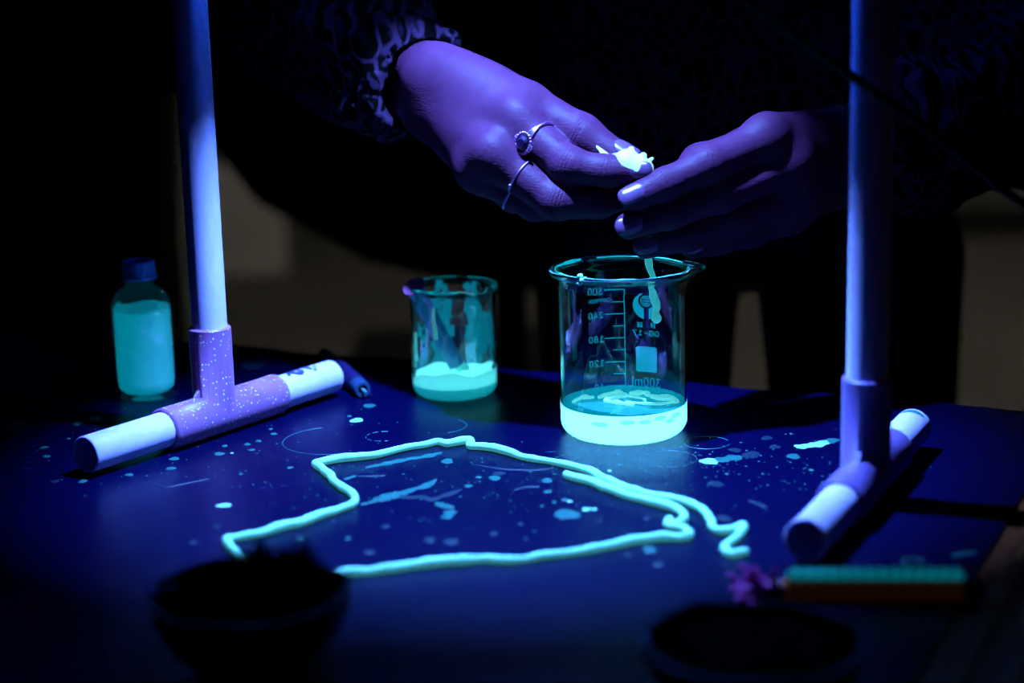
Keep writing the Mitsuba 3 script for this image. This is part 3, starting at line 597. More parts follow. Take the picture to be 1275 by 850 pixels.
# ------------------------------------------------------------------ small beaker
SC = V3(*(-0.0384, 1.1942, 0)); RS, HS, WS = .0278, .0735, .0014
HB_ = (HS, RS)
sb = thing('small_beaker', 'small glass beaker smeared with cyan goo, left of the large beaker', 'beaker')
m = lathe(beaker_profile(RS, HS, WS, .0014, .0014, .007), 144, False, spout(-.95, .0045, .0018, HS - .018)); m.apply_translation(SC); part(sb, 'glass', m, 'm_glass', 40, 'clear glass')
RSi = RS - WS + .0003
lq = thing('foamy_liquid', 'pale cyan foamy liquid in the bottom of the small beaker', 'liquid')
lo = [(0, .0020), (RSi - .008, .0020)] + [(RSi - .007 + .007 * math.sin(t), .0018 + .007 - .007 * math.cos(t)) for t in np.linspace(.1, PI / 2, 7)] + [(RSi, .0085)]
m = lathe(lo, 72); m.apply_translation(SC); part(lq, 'body', m, 'm_liquid', 40, 'darker teal layer', emitter=area((.005, .40, .55), 1))
def foam_def(v, a):
    q = v.copy(); t = np.clip((v[..., 2] - .0085) / .0075, 0, 1); q[..., 2] += t * (.0022 * np.cos(a + .9) + .0016 * np.sin(3 * a + 1) + .0008 * np.sin(7 * a)); return q
m = lathe([(RSi, .0084), (RSi, .012), (RSi, .0160), (RSi - .002, .0165), (RSi * .6, .0150), (0, .0150)], 96, False, foam_def); m.apply_translation(SC); part(lq, 'foam', m, 'm_foam', 40, 'bright foam layer', emitter=area((.16, 1.1, 1.4), 1))
# smears on the inner wall: thin patches with an uneven outline
def smear(a0, a1, z0, z1, seed, C=SC, R=RS - WS, cover=.5, fq=1.0):
    na, nz = 64, 64; A, Zg = np.meshgrid(np.linspace(a0, a1, na), np.linspace(z0, z1, nz), indexing='ij')
    n_ = meshkit.fbm(np.stack([A * 9 * fq, Zg * 210 * fq, A * 0 + seed], -1), 4, seed); e = np.minimum(np.minimum((A - a0) / (a1 - a0), (a1 - A) / (a1 - a0)) * 5, 1) * np.minimum((z1 - Zg) / (z1 - z0) * 4, 1)
    on = n_ + .35 * (e - 1) > 1 - cover
    r = R - .00015 - .0006 * np.clip((n_ + .35 * (e - 1) - 1 + cover) * 6, 0, 1)
    v = np.stack([C[0] + r * np.cos(A), C[1] + r * np.sin(A), C[2] + Zg], -1).reshape(-1, 3)
    i, j = np.meshgrid(np.arange(na - 1), np.arange(nz - 1), indexing='ij'); ok = on[:-1, :-1] & on[1:, :-1] & on[:-1, 1:] & on[1:, 1:]
    i, j = i[ok], j[ok]; q = np.stack([i * nz + j, (i + 1) * nz + j, (i + 1) * nz + j + 1, i * nz + j + 1], -1)
    m = tm(v, np.vstack([q[:, [0, 1, 2]], q[:, [0, 2, 3]]])); m.remove_unreferenced_vertices()
    if m.face_normals[:, 1].mean() > 0: m.invert()          # the glow leaves on the side away from the wall behind
    return m
SMEARS = [(.75, 1.30, .012, .071, 1, .80), (1.55, 2.25, .012, .072, 2, .78), (2.3, 2.8, .012, .05, 3, .66), (-.95, -.15, .030, .062, 9, .66), (-.45, .5, .012, .048, 5, .68), (2.7, 3.5, .012, .040, 6, .6)]
for a0, a1, z0, z1, s, c in SMEARS: part(sb, 'goo_smear', smear(a0, a1, z0, z1, s, cover=c), 'm_splash', True, 'smear of teal goo on the wall', emitter=area((.0, .13, .21), .5))
for pts, r_ in (([(-2.02, .062), (-2.03, .054), (-2.0, .048), (-1.99, .043)], .0014), ([(2.9, .04), (2.95, .03), (2.93, .022)], .0011), ([(3.25, .035), (3.3, .02)], .0008)):
    part(sb, 'goo_drip', tube(spline([inner(a_, z_, SC, RS - WS) for a_, z_ in pts], .0012), [r_ * (.7 + .45 * t) for t in np.linspace(0, 1, len(spline([inner(a_, z_, SC, RS - WS) for a_, z_ in pts], .0012)))], 8), 'm_goo', True, 'drip of goo', emitter=area((.05, .38, .42), .4))
rs_ = lambda t, d_=0: SC + V3((RS + .0010 + d_) * math.cos(t), (RS + .0010 + d_) * math.sin(t), HS - .0006)
for a0, a1, r_ in ((-3.0, -1.45, .0009), (-.4, 1.2, .0005), (1.5, 2.9, .0004)):
    n_ = int((a1 - a0) / .03); part(sb, 'goo_film', tube([rs_(t) for t in np.linspace(a0, a1, n_)], [r_ * (.6 + .7 * meshkit.noise(V3(t * 8, 2, 1))) for t in np.linspace(a0, a1, n_)], 6), 'm_stamp', True, 'thin film of goo along the rim', emitter=area((.0, .28, .38), .3))
# the plastic stick in it
st = thing('plastic_stick', 'blue plastic stick with a flat violet disc end, leaning in the small beaker', 'stick')
p0, p1 = V3(*(-0.0338, 1.196, 0.012)), V3(*(-0.0617, 1.182, 0.0735)); d = unit(p1 - p0); L = np.linalg.norm(p1 - p0)
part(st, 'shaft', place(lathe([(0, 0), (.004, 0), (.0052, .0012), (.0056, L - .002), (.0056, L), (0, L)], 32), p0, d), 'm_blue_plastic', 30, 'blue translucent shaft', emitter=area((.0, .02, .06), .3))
dn = unit(V3(-.30, -.52, .80)); part(st, 'disc', place(lathe([(0, -.0007), (.0072, -.0007), (.0078, -.0002), (.0078, .0004), (.0073, .0008), (0, .0008)], 48), p1 + d * .0012, dn), 'm_violet', 30, 'flat violet disc')
sp = nets(lambda p: smin(rcone(p, p0 - d * .001, p0 + d * .009, .0072, .0050), ell(p, p0 - d * .002, (.0085, .006, .007)), .004), p0 - .02, p0 + .02, .0008, 10)
part(st, 'goo_coat', sp, 'm_goo', True, 'goo coating the lower end', emitter=area((.02, .28, .33), .5))

# ------------------------------------------------------------------ bottle
OC = V3(*(-0.2446, 1.2074, 0))
bt = thing('small_bottle', 'small round-shouldered glass bottle of teal liquid with a blue screw cap', 'bottle')
RB = .0203
outp = [(0, .001), (RB - .004, .0006), (RB - .001, .0016), (RB, .004), (RB, .060)] + [(RB - .0078 * (1 - math.cos(t)) * 1.05, .060 + .0135 * math.sin(t)) for t in np.linspace(.2, PI / 2, 7)] + [(.0100, .0775), (.0096, .080), (.0096, .092)]
m = lathe(outp, 96); m.apply_translation(OC); part(bt, 'glass', m, 'm_pane', 40, 'clear glass')
lp = [(0, .0045), (RB - .0055, .0045), (RB - .0028, .007), (RB - .0020, .012), (RB - .0020, .0588), (RB - .0026, .0592), (0, .0585)]
lqb = thing('teal_liquid', 'opaque teal liquid filling the small capped bottle', 'liquid')
m = lathe(lp, 80); m.apply_translation(OC); scene[lqb] = ply(outward(m), 'm_liquid', 40, emitter=area((.0, .20, .31), .8))
tor = lambda R, r, n=40: lathe([(R + r * math.cos(t), r * math.sin(t)) for t in np.linspace(0, 2 * PI, 11)[:-1]], n, True)
m = lathe([(0, .0586), (RB - .0030, .0592), (RB - .0018, .0605), (RB - .0030, .0612), (RB * .55, .0604), (0, .0600)], 64, False, lambda v, a: np.concatenate([v[..., :2], v[..., 2:] + .0006 * np.sin(5 * a)[..., None] * (v[..., 2:] > .0599)], -1)); m.apply_translation(OC); part(bt, 'froth', m, 'm_liquid', True, 'teal froth', emitter=area((.0, .11, .17), .3))
for a_, r_ in ((-.85, .0052), (-.42, .0036), (-2.6, .0042), (-2.2, .0024), (-.1, .0028)):
    c_ = OC + V3((RB - .004) * math.cos(a_), (RB - .004) * math.sin(a_), .0602 + r_ * .35)
    part(bt, 'froth_bubble', place(tor(r_, .0006, 24), c_, unit(V3(math.cos(a_), math.sin(a_), .35))), 'm_liquid', True, 'thin froth bubble', emitter=area((.0, .13, .19), .2))
capc = OC + V3(0, 0, .0795)
part(bt, 'screw_cap', place(lathe([(.0098, .0005), (.0114, .0005), (.0118, .0014), (.0118, .0024), (.0108, .0030), (.0108, .0115), (.0100, .0128), (0, .0130)], 72, False,
     lambda v, a: np.concatenate([v[..., :2] * np.where((np.hypot(v[..., 0], v[..., 1])[..., None] > .0103) & (v[..., 2:] > .0028) & (v[..., 2:] < .0118), 1 + .018 * np.sign(np.sin(36 * a))[..., None], 1), v[..., 2:]], -1)), capc), 'm_cap', 25, 'blue ribbed screw cap')

# ------------------------------------------------------------------ marker lying behind the left foot
mk = thing('needle_tip_marker', 'dark blue marker with a needle tip lying behind the end of the left foot pipe', 'marker')
a_, b_ = V3(*(-0.13, 1.275, 0.0064)), V3(*(-0.0988, 1.1872, 0.0056)); d = unit(b_ - a_); L = np.linalg.norm(b_ - a_)
part(mk, 'barrel', place(lathe([(0, -.014), (.0035, -.0125), (.0058, -.008), (.0062, 0), (.0062, L * .80), (.0056, L * .84), (0, L * .84)], 40), a_, d), 'm_marker', 35)
part(mk, 'collar', place(lathe([(.0022, L * .84), (.0052, L * .84), (.0056, L * .88), (.0056, L * .97), (.0050, L), (.0032, L), (.0028, L * .95)], 40, True), a_, d), 'm_marker_ring', 35, 'blue collar')
part(mk, 'needle_tip', place(lathe([(0, L * .84), (.0011, L * .84), (.0011, L + .005), (.0006, L + .0075), (0, L + .008)], 16), a_, d), 'm_stamp', 35, 'thin needle tip')

# ------------------------------------------------------------------ goo string on the sheet
STRING = [(0.0286, 0.9932), (0.0337, 0.9867), (0.041, 0.98), (0.0479, 0.969), (0.0567, 0.9567), (0.067, 0.9444), (0.0758, 0.9368), (0.0819, 0.9294), (0.086, 0.9196), (0.086, 0.9104), (0.082, 0.9029), (0.0781, 0.9058), (0.0778, 0.9111), (0.0773, 0.9007), (0.0823, 0.8978), (0.0858, 0.8924), (0.0859, 0.8849), (0.0816, 0.8815), (0.0724, 0.8823), (0.0589, 0.8784), (0.0454, 0.871), (0.03, 0.8639), (0.0146, 0.8604), (-0.0015, 0.8547), (-0.0174, 0.8559), (-0.0349, 0.8538), (-0.0548, 0.8485), (-0.0696, 0.844), (-0.0802, 0.8426), (-0.0937, 0.8391), (-0.1108, 0.8382), (-0.1261, 0.8528), (-0.1333, 0.8661), (-0.1384, 0.8748), (-0.1447, 0.8886), (-0.1464, 0.8974), (-0.1412, 0.9007), (-0.1319, 0.905), (-0.1222, 0.9132), (-0.1126, 0.9203), (-0.1028, 0.9314), (-0.0928, 0.9428), (-0.0872, 0.952), (-0.0865, 0.9605), (-0.0921, 0.9754), (-0.099, 0.9894), (-0.1065, 1.0084), (-0.1125, 1.0232), (-0.1131, 1.0297), (-0.1007, 1.0367), (-0.0816, 1.0432), (-0.0654, 1.0569), (-0.0533, 1.0626), (-0.0464, 1.0689), (-0.04, 1.0631), (-0.0287, 1.0689), (-0.0257, 1.0652), (-0.027, 1.0567), (-0.0194, 1.0542), (-0.0076, 1.0463), (0.0063, 1.0301), (0.0213, 1.0206), (0.0372, 1.0048), (0.0471, 0.987), (0.0567, 0.9697), (0.0658, 0.9573), (0.0783, 0.9463), (0.0872, 0.9413), (0.0945, 0.9297), (0.0992, 0.9106), (0.0986, 0.8977), (0.1021, 0.8898), (0.1083, 0.8906), (0.1131, 0.8965), (0.1132, 0.8914), (0.1095, 0.8805), (0.1034, 0.87), (0.1015, 0.8606), (0.1039, 0.8546), (0.1105, 0.8576)]
sp_ = spline([(x, y, 0) for x, y in STRING], .0018)
e_ = np.arange(len(sp_)) * .0018
rad = .0023 * (1 + .30 * (meshkit.fbm(np.stack([e_ * 130, e_ * 0, e_ * 0], 1), 2, 3) - .5) + .25 * (meshkit.noise(np.stack([e_ * 26, e_ * 0 + 5, e_ * 0], 1)) - .5))
sp_[:, :2] += (np.stack([meshkit.noise(np.stack([e_ * 120, e_ * 0 + s, e_ * 0], 1), 1) - .5 for s in (0, 9)], 1)) * .0012
sp_[:, 2] = rad * .86 + .0006
one('goo_string', tube(sp_, rad, 12, True, lambda v: np.concatenate([v[..., :2], np.maximum(v[..., 2:], .00035)], -1)), 'm_goo', 'long glowing cyan goo string laid in a closed crooked outline on the dark sheet', 'goo string', True, emitter=area(GOO_GLOW, 2))

# goo held in the fingers, hanging into the large beaker
hg = thing('held_goo', 'bright white-cyan goo pinched in the fingers and hanging into the large beaker', 'goo')
HG = [((0.0628, 1.08, 0.164), .0060), ((0.0696, 1.076, 0.1648), .0082), ((0.0754, 1.073, 0.1618), .0068), ((0.0654, 1.077, 0.162), .0046), ((0.0802, 1.074, 0.162), .0046), ((0.0593, 1.083, 0.1642), .0034),
      ((0.0717, 1.079, 0.1691), (0.0722, 1.079, 0.1723), .0028, .0019), ((0.077, 1.075, 0.1652), (0.0788, 1.074, 0.169), .0030, .0022), ((0.0796, 1.073, 0.164), (0.0838, 1.072, 0.1677), .0018, .0010), ((0.061, 1.08, 0.165), (0.0525, 1.086, 0.1739), .0030, .0007)]
def fg(p):
    d_ = ell(p, HG[0][0], (HG[0][1],) * 3)
    for c_, r_ in HG[1:6]: d_ = smin(d_, ell(p, c_, (r_,) * 3), .0026)
    for a_, b_, ra_, rb_ in HG[6:]: d_ = smin(d_, rcone(p, a_, b_, ra_, rb_), .0009)
    return d_
c_ = V3(*HG[1][0]); part(hg, 'lump', nets(fg, c_ - .036, c_ + .036, .0007, 10), 'm_goo', True, emitter=area((.30, .55, .52), 1))
STR = [(0.0797, 1.074, 0.1629), (0.0823, 1.078, 0.1614), (0.0841, 1.083, 0.1565), (0.0844, 1.088, 0.1491), (0.0841, 1.098, 0.1367), (0.0829, 1.102, 0.1215), (0.0827, 1.102, 0.1084), (0.0829, 1.098, 0.1042), (0.0834, 1.093, 0.0992), (0.0848, 1.087, 0.0949), (0.0833, 1.087, 0.0911), (0.0847, 1.087, 0.0847), (0.0866, 1.087, 0.0778), (0.086, 1.087, 0.0734), (0.0865, 1.087, 0.07)]
sp_ = spline(STR, .0012); n_ = len(sp_); e_ = np.linspace(0, 1, n_)
rad = .0023 * (.85 + .5 * (meshkit.noise(np.stack([e_ * 24, e_ * 0, e_ * 0], 1), 2) - .4)) * np.where(e_ > .93, 1.3, 1)
part(hg, 'strand', tube(sp_, rad, 12), 'm_goo', True, 'twisted strand hanging down', emitter=area((.02, .30, .33), .8))

# ------------------------------------------------------------------ the person: hands
# joints: (x, y, z, radius). Right hand of the person (on the left in the photograph), its back to the camera
def hand_field(J, fingers, thumb, carp, elbow, web, bumps):
    """J: named joints; a palm of metacarpals, a thumb, four fingers, a tapering forearm."""
    def palm(p):
        d = None
        for c, mcp in carp:
            e = rcone(p, J[c][:3], J[mcp][:3], J[c][3], J[mcp][3]); d = e if d is None else smin(d, e, .012)
        ra, ul = J[carp[0][0]], J[carp[-1][0]]
        d = smin(d, rcone(p, ra[:3], ul[:3], ra[3], ul[3]), .010)
        m = (V3(*ra[:3]) + V3(*ul[:3])) / 2; el = elbow
        for q in (ra, ul):
            o = V3(*q[:3]) - m
            d = smin(d, rcone(p, q[:3], m + (V3(*el[:3]) - m) * .5 + o * .9, q[3], q[3] * 1.25), .012)
            d = smin(d, rcone(p, m + (V3(*el[:3]) - m) * .5 + o * .9, el[:3], q[3] * 1.25, el[3]), .012)
        for a, b, ra_, rb_, k in web: d = smin(d, rcone(p, a, b, ra_, rb_), k)
        return d
    def chain(p, names, k):
        d = None
        for a, b in zip(names[:-1], names[1:]):
            e = rcone(p, J[a][:3], J[b][:3], J[a][3], J[b][3]); d = e if d is None else smin(d, e, k)
        return d
    def f(p):
        pa = palm(p); tt = smin(pa, chain(p, thumb, .006), .014); out = tt
        for names in fingers: out = smin(out, smin(pa, chain(p, names, .0045), .0085), .0011)
        for c, r_, k in bumps: out = smin(out, ell(p, c, (r_,) * 3), k)
        # wrinkles across the finger joints
        for c, ax, w, amp in WR:
            q = p - np.asarray(c, np.float32); t = q @ np.asarray(ax, np.float32); near = np.einsum('ij,ij->i', q, q) < (3.2 * w) ** 2
            if near.any():
                g_ = sum(np.exp(-((t[near] - s_) / .0007) ** 2) * a_ for s_, a_ in ((-.0032, .6), (-.0012, 1), (.0012, .9), (.0034, .5)))
                out[near] += (amp * g_ * np.exp(-(np.linalg.norm(q[near], axis=1) / (w * 1.25)) ** 4)).astype(np.float32)
        return out
    return f
def jt(px, r): return (*px, r)
HJ1 = {'c1': jt((-0.0415, 1.155, 0.2109), .0165), 'c2': jt((-0.0418, 1.156, 0.2029), .0160), 'c3': jt((-0.0431, 1.158, 0.1959), .0155), 'c4': jt((-0.0445, 1.162, 0.1895), .0150),
       'i0': jt((0.0056, 1.108, 0.1874), .0128), 'i1': jt((0.0357, 1.082, 0.1631), .0106), 'i2': jt((0.0584, 1.077, 0.1603), .0090), 'i3': jt((0.0769, 1.074, 0.1607), .0072),
       'm0': jt((-0.0092, 1.098, 0.1693), .0122), 'm1': jt((0.0278, 1.082, 0.1425), .0105), 'm2': jt((0.053, 1.086, 0.1407), .0090), 'm3': jt((0.0728, 1.092, 0.1436), .0076),
       'r0': jt((-0.0182, 1.108, 0.1587), .0112), 'r1': jt((0.0158, 1.1, 0.1387), .0098), 'r2': jt((0.0428, 1.106, 0.1371), .0084), 'r3': jt((0.0602, 1.114, 0.1393), .0072),
       'p0': jt((-0.0186, 1.13, 0.1559), .0098), 'p1': jt((0.0035, 1.134, 0.1379), .0088), 'p2': jt((0.0233, 1.138, 0.1348), .0076), 'p3': jt((0.0393, 1.14, 0.1371), .0066),
       't0': jt((-0.028, 1.145, 0.2084), .0165), 't1': jt((0.0126, 1.122, 0.1954), .0135), 't2': jt((0.0444, 1.103, 0.1788), .0118), 't3': jt((0.0682, 1.09, 0.165), .0086)}
EL1 = jt((-0.1483, 1.37, 0.245), .040)
HJ2 = {'c1': jt((0.2034, 1.15, 0.1664), .0160), 'c2': jt((0.2031, 1.148, 0.1587), .0155), 'c3': jt((0.2026, 1.15, 0.1504), .0155), 'c4': jt((0.2021, 1.155, 0.1417), .0150),
       'i0': jt((0.1538, 1.098, 0.1746), .0122), 'i1': jt((0.1166, 1.075, 0.1628), .0103), 'i2': jt((0.0908, 1.068, 0.1532), .0090), 'i3': jt((0.0724, 1.066, 0.146), .0080),
       'm0': jt((0.1689, 1.103, 0.1588), .0122), 'm1': jt((0.124, 1.079, 0.1446), .0104), 'm2': jt((0.0943, 1.073, 0.1354), .0090), 'm3': jt((0.0697, 1.07, 0.129), .0081),
       'r0': jt((0.1759, 1.116, 0.1404), .0115), 'r1': jt((0.1336, 1.096, 0.1265), .0100), 'r2': jt((0.1054, 1.091, 0.1184), .0088), 'r3': jt((0.0808, 1.088, 0.1138), .0078),
       'p0': jt((0.1715, 1.118, 0.126), .0108), 'p1': jt((0.1463, 1.112, 0.1163), .0090), 'p2': jt((0.125, 1.104, 0.1123), .0078), 'p3': jt((0.1097, 1.101, 0.1098), .0070),
       't0': jt((0.1965, 1.168, 0.1584), .0150), 't1': jt((0.1474, 1.14, 0.1636), .0125), 't2': jt((0.1164, 1.118, 0.1583), .0110), 't3': jt((0.0986, 1.104, 0.1446), .0086)}
EL2 = jt((0.4101, 1.36, 0.1687), .040)
FING = [['i0', 'i1', 'i2', 'i3'], ['m0', 'm1', 'm2', 'm3'], ['r0', 'r1', 'r2', 'r3'], ['p0', 'p1', 'p2', 'p3']]
CARP = [('c1', 'i0'), ('c2', 'm0'), ('c3', 'r0'), ('c4', 'p0')]
mixp = lambda a, b, t: V3(*a[:3]) * (1 - t) + V3(*b[:3]) * t
def webs(J):
    w = [(mixp(J['t0'], J['t1'], .55), mixp(J['c1'], J['i0'], .75), .0105, .0105, .014), (mixp(J['t0'], J['t1'], .2), mixp(J['c1'], J['i0'], .4), .0125, .0125, .014)]
    for a, b in (('i0', 'm0'), ('m0', 'r0'), ('r0', 'p0')): w.append((mixp(J[a], J[a[0] + '1'], .16), mixp(J[b], J[b[0] + '1'], .16), .0062, .0062, .008))
    return w
def wrinkles(J, names, view=(0, -.85, .5)):
    out = []
    for n in names:
        a, b, c = J[n[0] + str(int(n[1]) - 1)], J[n], J[n[0] + str(int(n[1]) + 1)]
        ax = unit(unit(V3(*b[:3]) - V3(*a[:3])) + unit(V3(*c[:3]) - V3(*b[:3]))); v = V3(*view); v = unit(v - ax * np.dot(v, ax))
        out.append((V3(*b[:3]) + v * b[3], ax, b[3], .00055))
    return out
hands = []
for J, EL in ((HJ1, EL1), (HJ2, EL2)):
    WR = []; CREASES += [(tuple(map(float, c)), tuple(map(float, ax)), float(w * 1.05)) for c, ax, w, _ in wrinkles(J, ['i1', 'i2', 'm1', 'm2', 'r1', 't2'])]
    kn = [(V3(*J[n][:3]) + V3(0, -.0035, .0025), J[n][3] * .76, .012) for n in ('i0', 'm0', 'r0')] + [(V3(*J[n][:3]) + V3(0, -.001, .001), J[n][3] * .97, .004) for n in ('i1', 'm1', 'r1')]
    ps = np.array([q[:3] for q in J.values()] + [EL[:3]]); F_ = hand_field(J, FING, ['t0', 't1', 't2', 't3'], CARP, EL, webs(J), kn)
    m = nets(F_, ps.min(0) - .045, ps.max(0) + .045, .0013, 12)
    hands.append(relax(m, 4))

# ------------------------------------------------------------------ the person: body, out of the light behind the table
SH1, SH2 = V3(-.045, 1.47, .52), V3(.345, 1.47, .52); HIP = V3(.20, 1.53, 0); NECK = V3(.16, 1.47, .60); HD = V3(.16, 1.43, .735)
FL = -.75
def legs(p, s, k_):
    d = None
    for hx, kx in ((.1065, .100), (.2935, .305)):
        e = smin(rcone(p, V3(hx, 1.54, .02), V3(kx, 1.53, -.33), .075 + s, .052 + s), rcone(p, V3(kx, 1.53, -.33), V3(kx, 1.57, -.69), .050 + s, .034 + s), .02)
        d = e if d is None else smin(d, e, k_)
    return d
def torso(p, s):
    d = ell(p, (.20, 1.54, .12), (.168 + s, .112 + s, .12 + s)); d = smin(d, ell(p, (.18, 1.53, .22), (.135 + s, .095 + s, .16 + s)), .06)
    d = smin(d, ell(p, (.155, 1.50, .42), (.165 + s, .105 + s, .17 + s)), .06); return smin(d, rcone(p, SH1, SH2, .048 + s, .048 + s), .06)
def uarm(p, s): return np.minimum(rcone(p, SH1, EL1[:3], .048 + s, .040 + s), rcone(p, SH2, EL2[:3], .048 + s, .040 + s))
def body_f(p):
    d = smin(torso(p, 0), legs(p, 0, .01), .04); d = smin(d, uarm(p, 0), .03)
    d = smin(d, rcone(p, V3(.155, 1.49, .55), HD - V3(0, -.01, .07), .055, .050), .03)
    hd = smin(ell(p, HD + V3(0, .012, .03), (.072, .090, .088)), ell(p, HD + V3(0, -.022, -.045), (.050, .058, .062)), .04)
    hd = smin(hd, rcone(p, HD + V3(0, -.078, .012), HD + V3(0, -.096, -.022), .008, .012), .012)
    for s in (-1, 1):
        hd = smin(hd, ell(p, HD + V3(.074 * s, .02, -.012), (.010, .020, .030)), .008)
        hd = smax(hd, -ell(p, HD + V3(.031 * s, -.090, .012), (.017, .014, .010)), .010); hd = smin(hd, ell(p, HD + V3(.031 * s, -.070, .012), (.013, .012, .011)), .002)
    hd = smin(hd, ell(p, HD + V3(0, -.078, -.055), (.024, .012, .006)), .006); hd = smin(hd, ell(p, HD + V3(0, -.077, -.068), (.019, .012, .007)), .005)
    d = smin(d, hd, .02)
    for x in (.105, .300): d = smin(d, rcone(p, V3(x, 1.57, -.715), V3(x, 1.41, -.728), .030, .020), .03)
    return d
body = nets(body_f, (-.26, 1.30, -.752), (.56, 1.72, .90), .009, 8)
pm = man(body)
for h_ in hands:
    hm = man(h_); pm = pm + hm
pers = thing('person', 'person in a dark spotted blouse holding both hands over the large beaker', 'person')
part(pers, 'body', unman(pm), 'm_skin', True, 'bare hands and body')

def blouse_f(p):
    wob = (meshkit.fbm(p * np.array([38, 38, 38.]), 3, 6) - .5).astype(np.float32)
    d = smin(torso(p, .014), uarm(p, .018), .05); d = smin(d, rcone(p, V3(.335, 1.45, .34), V3(.335, 1.44, .14), .05, .058), .04)
    cut = None
    for J, EL in ((HJ1, EL1), (HJ2, EL2)):
        m = (V3(*J['c1'][:3]) + V3(*J['c4'][:3])) / 2; ax = unit(V3(*EL[:3]) - m); c0 = m + ax * CUFF
        sl = smin(rcone(p, c0 + ax * .010, c0 + ax * .075, .0350, .045), rcone(p, c0 + ax * .075, EL[:3], .047, .058), .02)
        q = p - c0.astype(np.float32); t = q @ ax.astype(np.float32); rad = np.linalg.norm(q - t[:, None] * ax.astype(np.float32), axis=1)
        sl = sl + wob * .016 + .0022 * np.sin(t * 260 + 3 * wob * 6) * np.clip(1 - t / .09, 0, 1).astype(np.float32)
        cutp = -t; sl = np.maximum(sl, cutp)
        holl = np.maximum(rad - .0295 - wob * .005, t - .05); sl = np.maximum(sl, -holl)
        d = np.minimum(d, sl)
    d = np.maximum(d, -(p[:, 2] - (.035 + .012 * np.sin(p[:, 0] * 40)).astype(np.float32)))
    d = np.maximum(d, -ell(p, NECK + V3(0, -.015, .03), (.085, .09, .07)))
    return d + wob * .006
CUFF = .016
part(pers, 'blouse', nets(blouse_f, (-.30, 1.06, -.07), (.62, 1.74, .66), .0032, 12), 'm_blouse', True, 'dark animal-spotted blouse')
part(pers, 'trousers', nets(lambda p: np.maximum(smin(legs(p, .012, .002), ell(p, (.20, 1.54, .115), (.178, .118, .115)), .012), np.maximum(-(p[:, 2] + .712), p[:, 2] - .16)), (-.05, 1.38, -.73), (.45, 1.72, .20), .005, 8), 'm_black', True, 'black trousers')
part(pers, 'hair', nets(lambda p: np.maximum(smin(ell(p, HD + V3(0, .030, .040), (.088, .100, .098)), rcone(p, HD + V3(0, .07, 0), V3(.16, 1.56, .56), .075, .06), .04), -ell(p, HD + V3(0, -.075, -.01), (.068, .075, .085))), (.02, 1.28, .45), (.30, 1.68, .92), .007, 8), 'm_hair', True, 'dark hair')
for x in (.105, .300): part(pers, 'shoe', nets(lambda p: np.maximum(smin(rcone(p, V3(x, 1.57, -.712), V3(x, 1.40, -.726), .038, .026), rcone(p, V3(x, 1.57, -.70), V3(x, 1.57, -.66), .038, .040), .02), -(p[:, 2] + .75)), (x - .06, 1.34, -.76), (x + .06, 1.64, -.62), .006, 8), 'm_black', True, 'black shoe')

# nails: shaped caps on the finger ends
def nail(tip, prev, view, length, half, r, back=.35, m='m_nail'):
    tip, prev = V3(*tip[:3]), V3(*prev[:3]); ax = unit(tip - prev); v = V3(*view); v = unit(v - ax * np.dot(v, ax)); s = np.cross(ax, v)
    nu, nv = 21, 23; U, Vv = np.meshgrid(np.linspace(-1, 1, nu), np.linspace(-1, 1, nv), indexing='ij')
    # square to disc mapping keeps an oval with a rounder free edge
    X, Y = U * np.sqrt(1 - .42 * Vv ** 2), Vv * np.sqrt(1 - .42 * U ** 2)
    ph = X * half / r; l = Y * length / 2 + length * back
    bend = np.where(l > length * .30, (l - length * .30) ** 2 / (r * 1.9), 0)
    def lay(dz): return tip + l[..., None] * ax + ((r + dz) * np.cos(ph) - bend)[..., None] * v + ((r + dz) * np.sin(ph))[..., None] * s
    rim = np.maximum(np.abs(U), np.abs(Vv)); top = lay(.00055 - .00055 * rim ** 6); bot = lay(-.0016 + 0 * U); n_ = nu * nv
    i, j = np.meshgrid(np.arange(nu - 1), np.arange(nv - 1), indexing='ij'); q = np.stack([i * nv + j, (i + 1) * nv + j, (i + 1) * nv + j + 1, i * nv + j + 1], -1).reshape(-1, 4)
    ring = np.concatenate([np.arange(nu) * nv, (nu - 1) * nv + np.arange(1, nv), np.arange(nu - 2, -1, -1) * nv + nv - 1, np.arange(nv - 2, 0, -1)]); r2 = np.roll(ring, -1)
    Q = np.vstack([q, q[:, ::-1] + n_, np.stack([ring, ring + n_, r2 + n_, r2], 1)])
    mm = tm(np.vstack([top.reshape(-1, 3), bot.reshape(-1, 3)]), np.vstack([Q[:, [0, 1, 2]], Q[:, [0, 2, 3]]]))
    if mm.volume < 0: mm.invert()
    part(pers, 'fingernail', mm, m, True, 'glossy fingernail')
nail(HJ2['i3'], HJ2['i2'], (-.10, -.9, .55), .0165, .0064, HJ2['i3'][3] + .0002, .05)
nail(HJ2['m3'], HJ2['m2'], (-.05, -1, .22), .0165, .0064, HJ2['m3'][3] + .0002, .05)
nail(HJ2['r3'], HJ2['r2'], (-.05, -1, .20), .0155, .0060, HJ2['r3'][3] + .0002, .05)
nail(HJ2['p3'], HJ2['p2'], (-.05, -1, .25), .0125, .0050, HJ2['p3'][3] + .0002, .05)
nail(HJ1['i3'], HJ1['i2'], (.20, -1, .20), .0140, .0056, HJ1['i3'][3] + .0002, .05)
nail(HJ1['t3'], HJ1['t2'], (.05, -.35, 1), .0165, .0072, HJ1['t3'][3] + .0010, .0)

